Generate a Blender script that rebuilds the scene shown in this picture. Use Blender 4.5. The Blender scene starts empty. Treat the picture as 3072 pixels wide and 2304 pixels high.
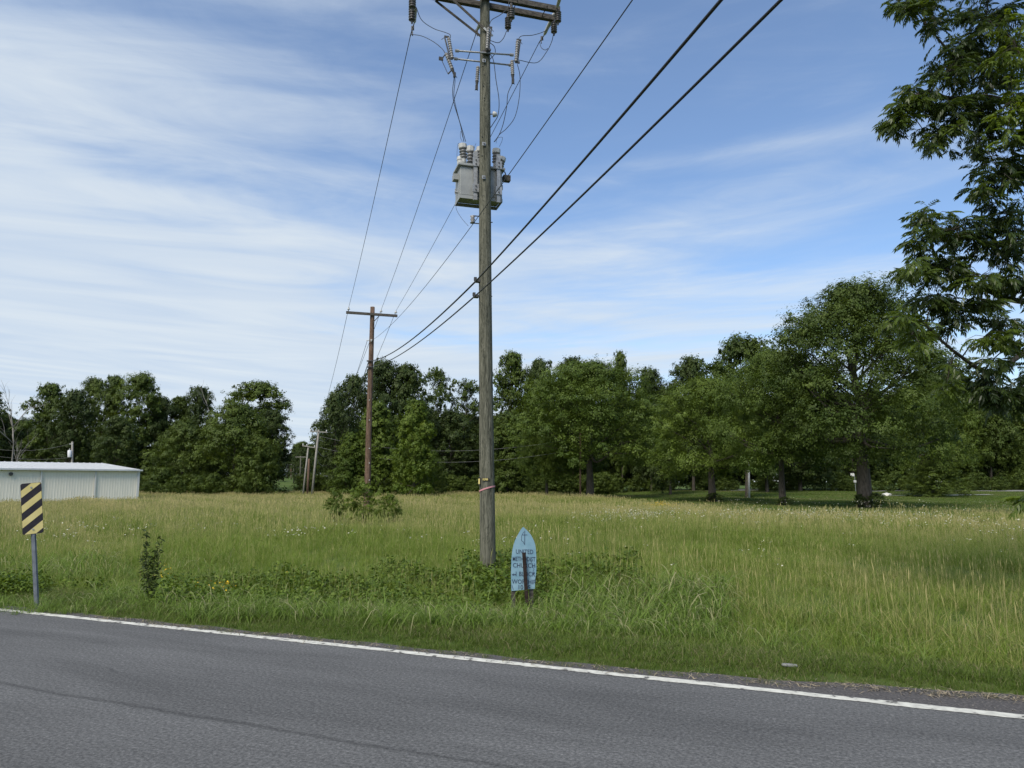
import bpy, math, random
import numpy as np
from mathutils import Vector, Matrix
R = math.radians
S = bpy.context.scene
COL = S.collection

# ------------------------------------------------------------------ camera, sky, sun
F = 2200.0; CAMH = 1.75; PITCH = math.atan(293 / F)
CP, SP = math.cos(PITCH), math.sin(PITCH)
cd = bpy.data.cameras.new('camera'); cam = bpy.data.objects.new('camera', cd); COL.objects.link(cam)
cd.sensor_fit = 'HORIZONTAL'; cd.sensor_width = 36; cd.lens = 36 * F / 3072
cd.clip_start = 0.05; cd.clip_end = 5000
cam.location = (0, 0, CAMH); cam.rotation_euler = (R(90) + PITCH, 0, 0)
S.camera = cam
SUN_EL, SUN_AZ = R(47), R(-155)          # azimuth measured from +Y towards +X
W = bpy.data.worlds.new('World'); S.world = W; W.use_nodes = True
def build_world():
    nt = W.node_tree; N = nt.nodes; Lk = nt.links; N.clear()
    out = N.new('ShaderNodeOutputWorld')
    sky = N.new('ShaderNodeTexSky'); sky.sky_type = 'NISHITA'; sky.sun_disc = False
    sky.sun_elevation = SUN_EL; sky.sun_rotation = SUN_AZ
    sky.air_density = 1.0; sky.dust_density = 0.2; sky.ozone_density = 4.5
    b1 = N.new('ShaderNodeBackground'); b1.inputs[1].default_value = 0.118
    b2 = N.new('ShaderNodeBackground'); b2.inputs[1].default_value = 1.0
    b2.inputs[0].default_value = (0.445, 0.51, 0.57, 1)
    mx = N.new('ShaderNodeMixShader')
    tc = N.new('ShaderNodeTexCoord'); sp = N.new('ShaderNodeSeparateXYZ')
    Lk.new(tc.outputs['Generated'], sp.inputs[0])
    def M(op, a, b=None, c=None, clamp=False):
        n = N.new('ShaderNodeMath'); n.operation = op; n.use_clamp = clamp
        for i, x in enumerate((a, b, c)):
            if x is None: continue
            if isinstance(x, (int, float)): n.inputs[i].default_value = x
            else: Lk.new(x, n.inputs[i])
        return n.outputs[0]
    z = M('MAXIMUM', sp.outputs[2], 0.0)
    zz = M('ADD', z, 0.10)
    X = M('DIVIDE', sp.outputs[0], zz); Y = M('DIVIDE', sp.outputs[1], zz)
    X2 = M('MULTIPLY', X, X)
    Yb = M('ADD', Y, M('MULTIPLY', X2, 0.22))
    def noise(xs, ys, off, detail, rough, dist, sc=1.0):
        cb = N.new('ShaderNodeCombineXYZ')
        Lk.new(M('MULTIPLY_ADD', X, xs, off), cb.inputs[0]); Lk.new(M('MULTIPLY_ADD', Yb, ys, off * .7), cb.inputs[1])
        n = N.new('ShaderNodeTexNoise'); n.inputs['Scale'].default_value = sc; n.inputs['Detail'].default_value = detail
        n.inputs['Roughness'].default_value = rough; n.inputs['Distortion'].default_value = dist
        Lk.new(cb.outputs[0], n.inputs['Vector']); return n.outputs[0]
    n1 = noise(0.42, 0.95, 3.3, 4, 0.48, 0.9)
    n2 = noise(0.75, 2.1, 8.1, 7, 0.55, 1.7)
    n3 = noise(1.9, 3.4, 1.7, 9, 0.64, 2.4)
    d = M('MULTIPLY_ADD', n1, 2.7, -1.02)                # broad banks
    d = M('ADD', d, M('MULTIPLY_ADD', n2, 1.2, -0.57))  # streaks
    d = M('ADD', d, M('MULTIPLY_ADD', n3, 0.60, -0.27))  # fine wisps
    d = M('SUBTRACT', d, M('ADD', M('MULTIPLY', M('MAXIMUM', M('MINIMUM', sp.outputs[0], 0.0), -0.7), 1.75), M('MULTIPLY', M('MINIMUM', M('MAXIMUM', sp.outputs[0], 0.0), 0.7), 0.75)))  # thicker on the west side
    lr = N.new('ShaderNodeMapRange'); lr.interpolation_type = 'SMOOTHSTEP'; lr.inputs[1].default_value = 0.36; lr.inputs[2].default_value = 0.08; Lk.new(z, lr.inputs[0]); lowf = lr.outputs[0]
    d = M('ADD', d, M('MULTIPLY', lowf, 0.95))
    mr = N.new('ShaderNodeMapRange'); mr.interpolation_type = 'SMOOTHSTEP'
    mr.inputs[1].default_value = 0.0; mr.inputs[2].default_value = 1.45; mr.inputs[3].default_value = 0.06; mr.inputs[4].default_value = 0.93
    Lk.new(d, mr.inputs[0])
    cr = N.new('ShaderNodeMapRange'); cr.inputs[1].default_value = 0.25; cr.inputs[2].default_value = 0.75
    Lk.new(M('ADD', M('MULTIPLY', n2, .7), M('MULTIPLY', n1, .3)), cr.inputs[0])
    cm_ = N.new('ShaderNodeMix'); cm_.data_type = 'RGBA'; cm_.inputs[6].default_value = (0.345, 0.425, 0.54, 1); cm_.inputs[7].default_value = (0.52, 0.56, 0.585, 1)
    Lk.new(cr.outputs[0], cm_.inputs[0]); Lk.new(cm_.outputs[2], b2.inputs[0])
    Lk.new(sky.outputs[0], b1.inputs[0])
    Lk.new(mr.outputs[0], mx.inputs[0]); Lk.new(b1.outputs[0], mx.inputs[1]); Lk.new(b2.outputs[0], mx.inputs[2])
    Lk.new(mx.outputs[0], out.inputs[0])
build_world()
ld = bpy.data.lights.new('sun', 'SUN'); ld.energy = 2.5; ld.angle = R(28); ld.color = (1, 0.93, 0.82)
sun = bpy.data.objects.new('sun', ld); COL.objects.link(sun)
sd = Vector((math.sin(SUN_AZ) * math.cos(SUN_EL), math.cos(SUN_AZ) * math.cos(SUN_EL), math.sin(SUN_EL)))
sun.rotation_euler = sd.to_track_quat('Z', 'Y').to_euler()
S.view_settings.view_transform = 'Standard'; S.view_settings.look = 'None'
S.view_settings.exposure = 0.6; S.view_settings.gamma = 1; S.view_settings.use_curve_mapping = False
S.cycles.max_bounces = 6; S.cycles.diffuse_bounces = 3; S.cycles.transmission_bounces = 3; S.cycles.transparent_max_bounces = 6

# ------------------------------------------------------------------ geometry of the place
def at(u, v, Y):
    a = (u - 1536) / F; b = (1152 - v) / F
    t = Y / (CP - b * SP)
    return np.array((a * t, Y, CAMH + (SP + b * CP) * t))
def gz0(u, v, z=0.0):
    a = (u - 1536) / F; b = (1152 - v) / F
    t = (z - CAMH) / (SP + b * CP)
    return np.array((a * t, (CP - b * SP) * t, z))
e0, e1 = gz0(0, 1826), gz0(3072, 2146)
RD = (e1 - e0)[:2]; RD /= np.linalg.norm(RD)          # along the road, to the right
RN = np.array((-RD[1], RD[0]))                       # away from the camera
if RN[1] < 0: RN = -RN
LINE = float(RN @ e0[:2])
def sstep(x, a, b):
    t = np.clip((x - a) / (b - a), 0, 1); return t * t * (3 - 2 * t)
def s_of(x, y): return x * RN[0] + y * RN[1] - LINE
def r_of(x, y): return x * RD[0] + y * RD[1]
def edge_of(r):                                      # asphalt edge beyond the white line
    return 0.07 + 0.50 * sstep(r, -3.0, 3.2) + 0.04 * np.sin(r * 2.1) * sstep(r, -2, 1) + 0.03 * np.sin(r * 5.3 + 1)
def gz(x, y):
    x = np.asarray(x, float); y = np.asarray(y, float)
    s = s_of(x, y)
    z = -0.02 * sstep(s, 0.1, 0.7) - 0.20 * sstep(s, 0.9, 2.8) + 0.13 * sstep(s, 3.5, 6.5)
    far = sstep(y, 16, 30)
    z = z + far * (0.08 * np.sin(x * 0.11 + 1.3) * np.sin(y * 0.09) + 0.05 * np.sin(x * 0.31 + y * 0.17))
    z = z + sstep(y, 118, 260) * 3.7 * sstep(-x, 22, 45)
    z = z + sstep(y, 60, 115) * 0.40 * sstep(x, 12, 30)
    return z
RNG = np.random.default_rng(7)

# ------------------------------------------------------------------ object helpers
def tag(o, label=None, cat=None, group=None, kind=None):
    if label: o['label'] = label
    if cat: o['category'] = cat
    if group: o['group'] = group
    if kind: o['kind'] = kind
    return o
def empty(name, loc, label, cat, group=None):
    o = bpy.data.objects.new(name, None); o.location = tuple(float(c) for c in loc); o.empty_display_size = 0.2
    COL.objects.link(o); return tag(o, label, cat, group)
def mesh_np(name, V, faces, mat, tint=None, smooth=False, dry=None):
    """faces: list of (n,k) int arrays"""
    me = bpy.data.meshes.new(name)
    V = np.asarray(V, np.float32)
    me.vertices.add(len(V)); me.vertices.foreach_set('co', V.ravel())
    faces = [np.asarray(f, np.int32) for f in faces if len(f)]
    if faces:
        nl = sum(f.size for f in faces); nf = sum(len(f) for f in faces)
        me.loops.add(nl); me.polygons.add(nf)
        me.loops.foreach_set('vertex_index', np.concatenate([f.ravel() for f in faces]))
        tot = np.concatenate([np.full(len(f), f.shape[1], np.int32) for f in faces])
        st = np.concatenate(([0], np.cumsum(tot)[:-1])).astype(np.int32)
        me.polygons.foreach_set('loop_start', st)
        try: me.polygons.foreach_set('loop_total', tot)
        except Exception: pass
        if smooth: me.polygons.foreach_set('use_smooth', np.ones(nf, bool))
    if tint is not None:
        a = me.attributes.new('tint', 'FLOAT', 'FACE'); a.data.foreach_set('value', np.asarray(tint, np.float32))
    me.update(calc_edges=True)
    if mat: me.materials.append(mat)
    return me
def link(name, me, parent=None):
    o = bpy.data.objects.new(name, me); COL.objects.link(o)
    if parent is not None:
        o.parent = parent; o.matrix_parent_inverse = Matrix.Identity(4)
    return o
class MB:
    """collects simple solids in world space"""
    def __init__(s): s.v = []; s.f = []; s.n = 0
    def add(s, V, Fs):
        for f in Fs: s.f.append([i + s.n for i in f])
        s.v.extend([tuple(map(float, p)) for p in V]); s.n += len(V); return s
    def box(s, c, d, ax=None):
        c = np.array(c, float); ax = np.eye(3) if ax is None else np.array(ax, float); d = np.array(d, float) / 2
        V = [c + ax[0] * d[0] * i + ax[1] * d[1] * j + ax[2] * d[2] * k for i in (-1, 1) for j in (-1, 1) for k in (-1, 1)]
        return s.add(V, [(0, 1, 3, 2), (4, 6, 7, 5), (0, 4, 5, 1), (2, 3, 7, 6), (0, 2, 6, 4), (1, 5, 7, 3)])
    def tube(s, pts, rad, sides=8, cap=True):
        V, Q = tube_np(pts, rad, sides); n = len(pts)
        Fs = [tuple(q) for q in Q]
        if cap: Fs += [tuple(range(sides))[::-1], tuple(range((n - 1) * sides, n * sides))]
        return s.add(V, Fs)
    def ribbed(s, p0, p1, r, n=6, rin=0.55, sides=12):
        p0 = np.array(p0, float); p1 = np.array(p1, float); pts = []; rad = []
        for k in range(n):
            a = k / n; b = 1 / n
            for t, q in ((0.05, rin), (0.45, rin), (0.6, 1.0), (0.75, 0.96), (0.92, rin)):
                pts.append(p0 + (p1 - p0) * (a + b * t)); rad.append(r * q)
        return s.tube(pts, rad, sides)
    def prism(s, poly, org, ax, thick):
        """poly in (a,b) of ax[0],ax[1]; extruded along ax[2]"""
        org = np.array(org, float); ax = np.array(ax, float); n = len(poly)
        V = [org + ax[0] * a + ax[1] * b for a, b in poly] + [org + ax[0] * a + ax[1] * b + ax[2] * thick for a, b in poly]
        return s.add(V, [tuple(range(n))[::-1], tuple(range(n, 2 * n))] + [(i, (i + 1) % n, n + (i + 1) % n, n + i) for i in range(n)])
    def build(s, name, mat, parent=None, smooth=False, bevel=0.0):
        me = bpy.data.meshes.new(name); off = np.array(parent.location[:] if parent is not None and parent.type == 'EMPTY' else (0, 0, 0))
        p = parent
        if parent is not None and parent.type != 'EMPTY':   # sub-part: the part sits at its root's origin
            off = np.array(parent.parent.location[:] if parent.parent else (0, 0, 0))
        me.from_pydata([tuple(np.array(q) - off) for q in s.v], [], s.f); me.materials.append(mat)
        if smooth: me.polygons.foreach_set('use_smooth', [len(q) <= 4 for q in s.f])
        o = link(name, me, parent)
        if bevel:
            b = o.modifiers.new('bevel', 'BEVEL'); b.width = bevel; b.segments = 1; b.limit_method = 'ANGLE'
        return o
def tube_np(pts, rad, sides):
    P = np.asarray(pts, float); n = len(P)
    if np.isscalar(rad): rad = [rad] * n
    T = np.gradient(P, axis=0); T /= np.linalg.norm(T, axis=1)[:, None] + 1e-9
    up = np.array((0, 0, 1.0)) if abs(T[0][2]) < 0.9 else np.array((1.0, 0, 0))
    V = []
    a = np.linspace(0, 2 * math.pi, sides, endpoint=False)
    u = np.cross(T[0], up); u /= np.linalg.norm(u)
    for i in range(n):
        u = u - T[i] * (u @ T[i]); u /= np.linalg.norm(u) + 1e-9; w = np.cross(T[i], u)
        V.append(P[i] + rad[i] * (np.cos(a)[:, None] * u + np.sin(a)[:, None] * w))
    V = np.concatenate(V)
    i = np.arange(n - 1)[:, None] * sides; k = np.arange(sides)[None, :]; k2 = (k + 1) % sides
    Q = np.stack([i + k, i + k2, i + sides + k2, i + sides + k], -1).reshape(-1, 4)
    return V, Q
def smooth_path(pts, m=6):
    P = [np.array(p, float) for p in pts]; P = [2 * P[0] - P[1]] + P + [2 * P[-1] - P[-2]]; out = []
    for i in range(1, len(P) - 2):
        for t in np.linspace(0, 1, m, endpoint=False):
            a, b, c, d = P[i - 1], P[i], P[i + 1], P[i + 2]
            out.append(0.5 * (2 * b + (c - a) * t + (2 * a - 5 * b + 4 * c - d) * t * t + (-a + 3 * b - 3 * c + d) * t ** 3))
    out.append(P[-2]); return out

# ------------------------------------------------------------------ materials
def mat(name, col, rough=0.8, spec=0.3, metal=0.0):
    m = bpy.data.materials.new(name); m.use_nodes = True
    b = m.node_tree.nodes['Principled BSDF']
    b.inputs['Base Color'].default_value = (*col, 1); b.inputs['Roughness'].default_value = rough
    b.inputs['Specular IOR Level'].default_value = spec; b.inputs['Metallic'].default_value = metal
    return m
def nodes(m): return m.node_tree.nodes, m.node_tree.links, m.node_tree.nodes['Principled BSDF']
def ramp(N, stops):
    r = N.new('ShaderNodeValToRGB'); e = r.color_ramp.elements
    while len(e) < len(stops): e.new(0.5)
    for q, (p, c) in zip(e, stops): q.position = p; q.color = (*c, 1)
    return r
def noise_mat(name, stops, scale=(1, 1, 1), ns=5, detail=6, rough=0.85, spec=0.25, bump=0.0, bscale=None, coord='Object', metal=0.0, dist=0.0, bdist=0.01):
    m = mat(name, (0.5, 0.5, 0.5), rough, spec, metal); N, L, B = nodes(m)
    tc = N.new('ShaderNodeTexCoord'); mp = N.new('ShaderNodeMapping'); mp.inputs['Scale'].default_value = scale
    L.new(tc.outputs[coord], mp.inputs[0])
    n = N.new('ShaderNodeTexNoise'); n.inputs['Scale'].default_value = ns; n.inputs['Detail'].default_value = detail; n.inputs['Distortion'].default_value = dist
    L.new(mp.outputs[0], n.inputs['Vector'])
    r = ramp(N, stops); L.new(n.outputs[0], r.inputs[0]); L.new(r.outputs[0], B.inputs['Base Color'])
    if bump:
        n2 = N.new('ShaderNodeTexNoise'); n2.inputs['Scale'].default_value = bscale or ns * 3; n2.inputs['Detail'].default_value = 5
        L.new(mp.outputs[0], n2.inputs['Vector'])
        bp = N.new('ShaderNodeBump'); bp.inputs['Strength'].default_value = bump; bp.inputs['Distance'].default_value = bdist
        L.new(n2.outputs[0], bp.inputs['Height']); L.new(bp.outputs[0], B.inputs['Normal'])
    return m
def leaf_mat(name, dark, light, trans=0.27, rough=0.55, spec=0.25, inst=False):
    """dark..light driven by the 'tint' face attribute and a per object random"""
    m = mat(name, dark, rough, spec); N, L, B = nodes(m)
    at_ = N.new('ShaderNodeAttribute'); at_.attribute_name = 'tint'
    oi = N.new('ShaderNodeObjectInfo')
    ma = N.new('ShaderNodeMath'); ma.operation = 'MULTIPLY_ADD'; ma.inputs[1].default_value = 0.3; ma.inputs[2].default_value = -0.15
    L.new(oi.outputs['Random'], ma.inputs[0])
    ad = N.new('ShaderNodeMath'); ad.operation = 'ADD'; ad.use_clamp = True
    L.new(at_.outputs['Fac'], ad.inputs[0]); L.new(ma.outputs[0], ad.inputs[1])
    r = ramp(N, [(0, dark), (1, light)]); L.new(ad.outputs[0], r.inputs[0])
    L.new(r.outputs[0], B.inputs['Base Color'])
    tr = N.new('ShaderNodeBsdfTranslucent'); hs = N.new('ShaderNodeHueSaturation')
    hs.inputs['Hue'].default_value = 0.485; hs.inputs['Saturation'].default_value = 1.1; hs.inputs['Value'].default_value = 1.3
    L.new(r.outputs[0], hs.inputs['Color']); L.new(hs.outputs[0], tr.inputs[0])
    mx = N.new('ShaderNodeMixShader'); mx.inputs[0].default_value = trans
    L.new(B.outputs[0], mx.inputs[1]); L.new(tr.outputs[0], mx.inputs[2])
    L.new(mx.outputs[0], N['Material Output'].inputs[0])
    return m
def grass_mat(name, green1, green2, straw):
    """green blades mixed with straw; 'dry' comes from the scatter points, 'hgt' from the blade"""
    m = mat(name, green1, 0.6, 0.2); N, L, B = nodes(m)
    dry = N.new('ShaderNodeAttribute'); dry.attribute_type = 'INSTANCER'; dry.attribute_name = 'dry'
    ti = N.new('ShaderNodeAttribute'); ti.attribute_name = 'tint'
    oi = N.new('ShaderNodeObjectInfo')
    r = ramp(N, [(0, green1), (1, green2)]); L.new(oi.outputs['Random'], r.inputs[0])
    a = N.new('ShaderNodeMath'); a.operation = 'ADD'; L.new(dry.outputs['Fac'], a.inputs[0]); L.new(ti.outputs['Fac'], a.inputs[1])
    mr = N.new('ShaderNodeMapRange'); mr.inputs[1].default_value = 0.72; mr.inputs[2].default_value = 1.22
    L.new(a.outputs[0], mr.inputs[0])
    mx = N.new('ShaderNodeMix'); mx.data_type = 'RGBA'
    L.new(mr.outputs[0], mx.inputs[0]); L.new(r.outputs[0], mx.inputs[6]); mx.inputs[7].default_value = (*straw, 1)
    L.new(mx.outputs[2], B.inputs['Base Color'])
    tr = N.new('ShaderNodeBsdfTranslucent'); L.new(mx.outputs[2], tr.inputs[0])
    ms = N.new('ShaderNodeMixShader'); ms.inputs[0].default_value = 0.4
    L.new(B.outputs[0], ms.inputs[1]); L.new(tr.outputs[0], ms.inputs[2]); L.new(ms.outputs[0], N['Material Output'].inputs[0])
    return m
M_ = {}
M_['bark'] = noise_mat('bark', [(0.3, (0.035, 0.03, 0.024)), (0.7, (0.11, 0.095, 0.075))], (6, 6, 1), 3, 6, bump=0.8, bscale=8, bdist=0.03)
M_['bark_light'] = noise_mat('bark_light', [(0.3, (0.11, 0.10, 0.085)), (0.7, (0.24, 0.22, 0.19))], (5, 5, 1), 3, 6, bump=0.6, bscale=8, bdist=0.02)
M_['deadwood'] = noise_mat('deadwood', [(0.3, (0.16, 0.14, 0.12)), (0.7, (0.30, 0.28, 0.25))], (3, 3, 1), 3)
M_['leaf_dark'] = leaf_mat('leaf_dark', (0.032, 0.052, 0.013), (0.080, 0.114, 0.023))
M_['leaf_mid'] = leaf_mat('leaf_mid', (0.046, 0.075, 0.014), (0.115, 0.158, 0.026))
M_['leaf_light'] = leaf_mat('leaf_light', (0.058, 0.096, 0.015), (0.138, 0.190, 0.028))
M_['leaf_bright'] = leaf_mat('leaf_bright', (0.070, 0.115, 0.014), (0.16, 0.215, 0.028))
M_['leaf_pecan'] = leaf_mat('leaf_pecan', (0.022, 0.040, 0.012), (0.125, 0.18, 0.018), 0.4, 0.4, 0.4)
M_['weed'] = leaf_mat('weed_leaf', (0.060, 0.105, 0.014), (0.150, 0.215, 0.030))
M_['meadow'] = grass_mat('meadow_blade', (0.155, 0.230, 0.028), (0.215, 0.290, 0.050), (0.50, 0.43, 0.19))
M_['verge'] = grass_mat('verge_blade', (0.090, 0.145, 0.020), (0.135, 0.195, 0.032), (0.28, 0.24, 0.13))
M_['tallg'] = grass_mat('tall_blade', (0.125, 0.205, 0.024), (0.20, 0.29, 0.060), (0.40, 0.38, 0.20))
M_['white_petal'] = mat('white_petal', (0.55, 0.54, 0.42)); M_['yellow_petal'] = mat('yellow_petal', (0.62, 0.40, 0.02))
M_['straw'] = noise_mat('straw', [(0.3, (0.10, 0.075, 0.05)), (0.7, (0.42, 0.36, 0.25))], ns=30)
M_['pebble'] = noise_mat('pebble', [(0.35, (0.07, 0.065, 0.06)), (0.65, (0.30, 0.28, 0.25))], ns=8)
M_['metal_dark'] = noise_mat('metal_dark', [(0.3, (0.03, 0.03, 0.032)), (0.7, (0.09, 0.085, 0.08))], ns=30, rough=0.55, spec=0.4)
M_['galv'] = noise_mat('galvanised', [(0.3, (0.20, 0.21, 0.22)), (0.7, (0.36, 0.37, 0.38))], ns=18, rough=0.5, spec=0.5, metal=0.25)
M_['tankgrey'] = noise_mat('tank_grey', [(0.3, (0.24, 0.25, 0.245)), (0.7, (0.31, 0.32, 0.31))], ns=5, rough=0.45, spec=0.4)
M_['porcelain'] = noise_mat('porcelain_grey', [(0.3, (0.17, 0.165, 0.16)), (0.7, (0.26, 0.255, 0.25))], ns=12, rough=0.35, spec=0.5)
M_['porcelain_dark'] = noise_mat('porcelain_dark', [(0.3, (0.055, 0.05, 0.05)), (0.7, (0.12, 0.11, 0.11))], ns=12, rough=0.35, spec=0.5)
M_['polymer'] = noise_mat('polymer_light', [(0.3, (0.42, 0.42, 0.40)), (0.7, (0.52, 0.52, 0.50))], ns=9, rough=0.5)
M_['wire'] = mat('wire_metal', (0.035, 0.04, 0.05), 0.5, 0.4)
M_['cable'] = mat('black_cable', (0.018, 0.018, 0.02), 0.55, 0.4)
M_['wire_light'] = mat('wire_bare', (0.20, 0.20, 0.20), 0.5, 0.4)
def wood_pole_mat(name, c0, c1, c2):
    m = mat(name, c1, 0.85, 0.2); N, L, B = nodes(m)
    tc = N.new('ShaderNodeTexCoord'); mp = N.new('ShaderNodeMapping'); mp.inputs['Scale'].default_value = (14, 14, 0.7)
    L.new(tc.outputs['Object'], mp.inputs[0])
    n = N.new('ShaderNodeTexNoise'); n.inputs['Scale'].default_value = 2.2; n.inputs['Detail'].default_value = 8; n.inputs['Distortion'].default_value = 0.8; n.inputs['Roughness'].default_value = 0.65
    L.new(mp.outputs[0], n.inputs['Vector'])
    mp2 = N.new('ShaderNodeMapping'); mp2.inputs['Scale'].default_value = (7, 7, 1.1); L.new(tc.outputs['Object'], mp2.inputs[0])
    w = N.new('ShaderNodeTexNoise'); w.inputs['Scale'].default_value = 1.4; w.inputs['Detail'].default_value = 3; w.inputs['Distortion'].default_value = 2.6
    L.new(mp2.outputs[0], w.inputs['Vector'])
    wa = N.new('ShaderNodeMath'); wa.operation = 'MULTIPLY'; wa.inputs[1].default_value = 34; L.new(w.outputs[0], wa.inputs[0])
    ws = N.new('ShaderNodeMath'); ws.operation = 'SINE'; L.new(wa.outputs[0], ws.inputs[0])
    mm = N.new('ShaderNodeMath'); mm.operation = 'MULTIPLY_ADD'; mm.inputs[1].default_value = 0.07; L.new(ws.outputs[0], mm.inputs[0]); L.new(n.outputs[0], mm.inputs[2])
    r = ramp(N, [(0.33, c0), (0.5, c1), (0.68, c2)]); L.new(mm.outputs[0], r.inputs[0]); L.new(r.outputs[0], B.inputs['Base Color'])
    bp = N.new('ShaderNodeBump'); bp.inputs['Strength'].default_value = 0.8; bp.inputs['Distance'].default_value = 0.012
    L.new(mm.outputs[0], bp.inputs['Height']); L.new(bp.outputs[0], B.inputs['Normal'])
    return m
M_['pole'] = wood_pole_mat('treated_pole', (0.035, 0.037, 0.028), (0.105, 0.105, 0.078), (0.185, 0.18, 0.14))
M_['pole_brown'] = wood_pole_mat('brown_pole', (0.045, 0.030, 0.020), (0.125, 0.080, 0.055), (0.23, 0.155, 0.115))
M_['pole_light'] = wood_pole_mat('pale_pole', (0.14, 0.13, 0.11), (0.27, 0.255, 0.225), (0.38, 0.36, 0.33))
M_['arm'] = noise_mat('crossarm_wood', [(0.3, (0.035, 0.032, 0.028)), (0.7, (0.125, 0.112, 0.095))], (2, 14, 14), 2.5, 7, bump=0.5, bscale=6)

# road
def road_mat():
    m = mat('asphalt', (0.1, 0.1, 0.1), 0.85, 0.25); N, L, B = nodes(m)
    g = N.new('ShaderNodeNewGeometry'); mp = N.new('ShaderNodeMapping')
    mp.vector_type = 'POINT'; mp.inputs['Rotation'].default_value = (0, 0, -math.atan2(RD[1], RD[0]))
    L.new(g.outputs['Position'], mp.inputs[0])
    def nz(scale, sc=(1, 1, 1), det=4, dist=0, rough=.5):
        q = N.new('ShaderNodeMapping'); q.inputs['Scale'].default_value = sc; L.new(mp.outputs[0], q.inputs[0])
        n = N.new('ShaderNodeTexNoise'); n.inputs['Scale'].default_value = scale; n.inputs['Detail'].default_value = det; n.inputs['Distortion'].default_value = dist; n.inputs['Roughness'].default_value = rough
        L.new(q.outputs[0], n.inputs['Vector']); return n.outputs[0]
    fine = nz(38, det=5, rough=.8); mid = nz(1.1, (0.25, 1.3, 1), 5, 0.6); streak = nz(4.0, (0.35, 3.5, 1), 6, 0.4, .6)
    r = ramp(N, [(0.28, (0.028, 0.028, 0.028)), (0.45, (0.084, 0.084, 0.083)), (0.58, (0.136, 0.135, 0.132)), (0.76, (0.27, 0.265, 0.255))]); L.new(fine, r.inputs[0])
    def mul(a, fac_sock, lo, hi, p0=.3, p1=.7):
        mr = N.new('ShaderNodeMapRange'); mr.inputs[1].default_value = p0; mr.inputs[2].default_value = p1; mr.inputs[3].default_value = lo; mr.inputs[4].default_value = hi
        L.new(fac_sock, mr.inputs[0])
        v = N.new('ShaderNodeVectorMath'); v.operation = 'SCALE'; L.new(a, v.inputs[0]); L.new(mr.outputs[0], v.inputs['Scale']); return v.outputs[0]
    c = mul(r.outputs[0], mid, 0.80, 1.18); c = mul(c, streak, 0.94, 1.07); c = mul(c, nz(9, (0.6, 2.0, 1), 5, 0.8, .7), 1.0, 1.45, .62, .74); c = mul(c, nz(3.3, (0.5, 1.2, 1), 6, 0.5, .75), 1.0, 0.72, .60, .70)
    # seam between the two lanes, wandering a little
    sp = N.new('ShaderNodeSeparateXYZ'); L.new(mp.outputs[0], sp.inputs[0])
    wob = nz(0.8, (1, 0.0, 1), 6, 0, .7)
    wob2 = nz(9, (1, 1, 1), 4, 0, .7)
    def M(op, a, b=None, c_=None):
        n = N.new('ShaderNodeMath'); n.operation = op
        for i, x in enumerate((a, b, c_)):
            if x is None: continue
            if isinstance(x, (int, float)): n.inputs[i].default_value = x
            else: L.new(x, n.inputs[i])
        return n.outputs[0]
    d = M('SUBTRACT', sp.outputs[1], LINE - 2.47)
    d = M('ADD', d, M('MULTIPLY_ADD', wob, 0.16, -0.08)); d = M('ABSOLUTE', M('ADD', d, M('MULTIPLY_ADD', wob2, 0.06, -0.03)))
    mr = N.new('ShaderNodeMapRange'); mr.inputs[1].default_value = 0.006; mr.inputs[2].default_value = 0.045; mr.inputs[3].default_value = 0.66; mr.inputs[4].default_value = 1.0; L.new(d, mr.inputs[0])
    v = N.new('ShaderNodeVectorMath'); v.operation = 'SCALE'; L.new(c, v.inputs[0]); L.new(mr.outputs[0], v.inputs['Scale'])
    L.new(v.outputs[0], B.inputs['Base Color'])
    bp = N.new('ShaderNodeBump'); bp.inputs['Strength'].default_value = 0.35; bp.inputs['Distance'].default_value = 0.005
    L.new(fine, bp.inputs['Height']); L.new(bp.outputs[0], B.inputs['Normal'])
    return m
M_['asphalt'] = road_mat()
M_['shoulder'] = noise_mat('old_asphalt', [(0.3, (0.05, 0.047, 0.045)), (0.55, (0.095, 0.088, 0.085)), (0.8, (0.2, 0.18, 0.16))], ns=45, bump=0.7, bscale=80, coord='Object', bdist=0.008)
M_['paint'] = noise_mat('road_paint', [(0.36, (0.12, 0.115, 0.105)), (0.41, (0.46, 0.45, 0.40)), (0.56, (0.60, 0.59, 0.52)), (0.7, (0.66, 0.65, 0.58))], ns=11, detail=9, bump=0.3, bscale=60)
def ground_mat():
    m = mat('field_soil', (0.06, 0.09, 0.03), 1.0, 0.05); N, L, B = nodes(m)
    g = N.new('ShaderNodeNewGeometry'); n = N.new('ShaderNodeTexNoise'); n.inputs['Scale'].default_value = 0.35; n.inputs['Detail'].default_value = 9; n.inputs['Roughness'].default_value = 0.7
    L.new(g.outputs['Position'], n.inputs['Vector'])
    r = ramp(N, [(0.3, (0.045, 0.075, 0.020)), (0.5, (0.075, 0.115, 0.030)), (0.7, (0.12, 0.13, 0.05))]); L.new(n.outputs[0], r.inputs[0]); L.new(r.outputs[0], B.inputs['Base Color'])
    return m
M_['field'] = ground_mat()

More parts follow.
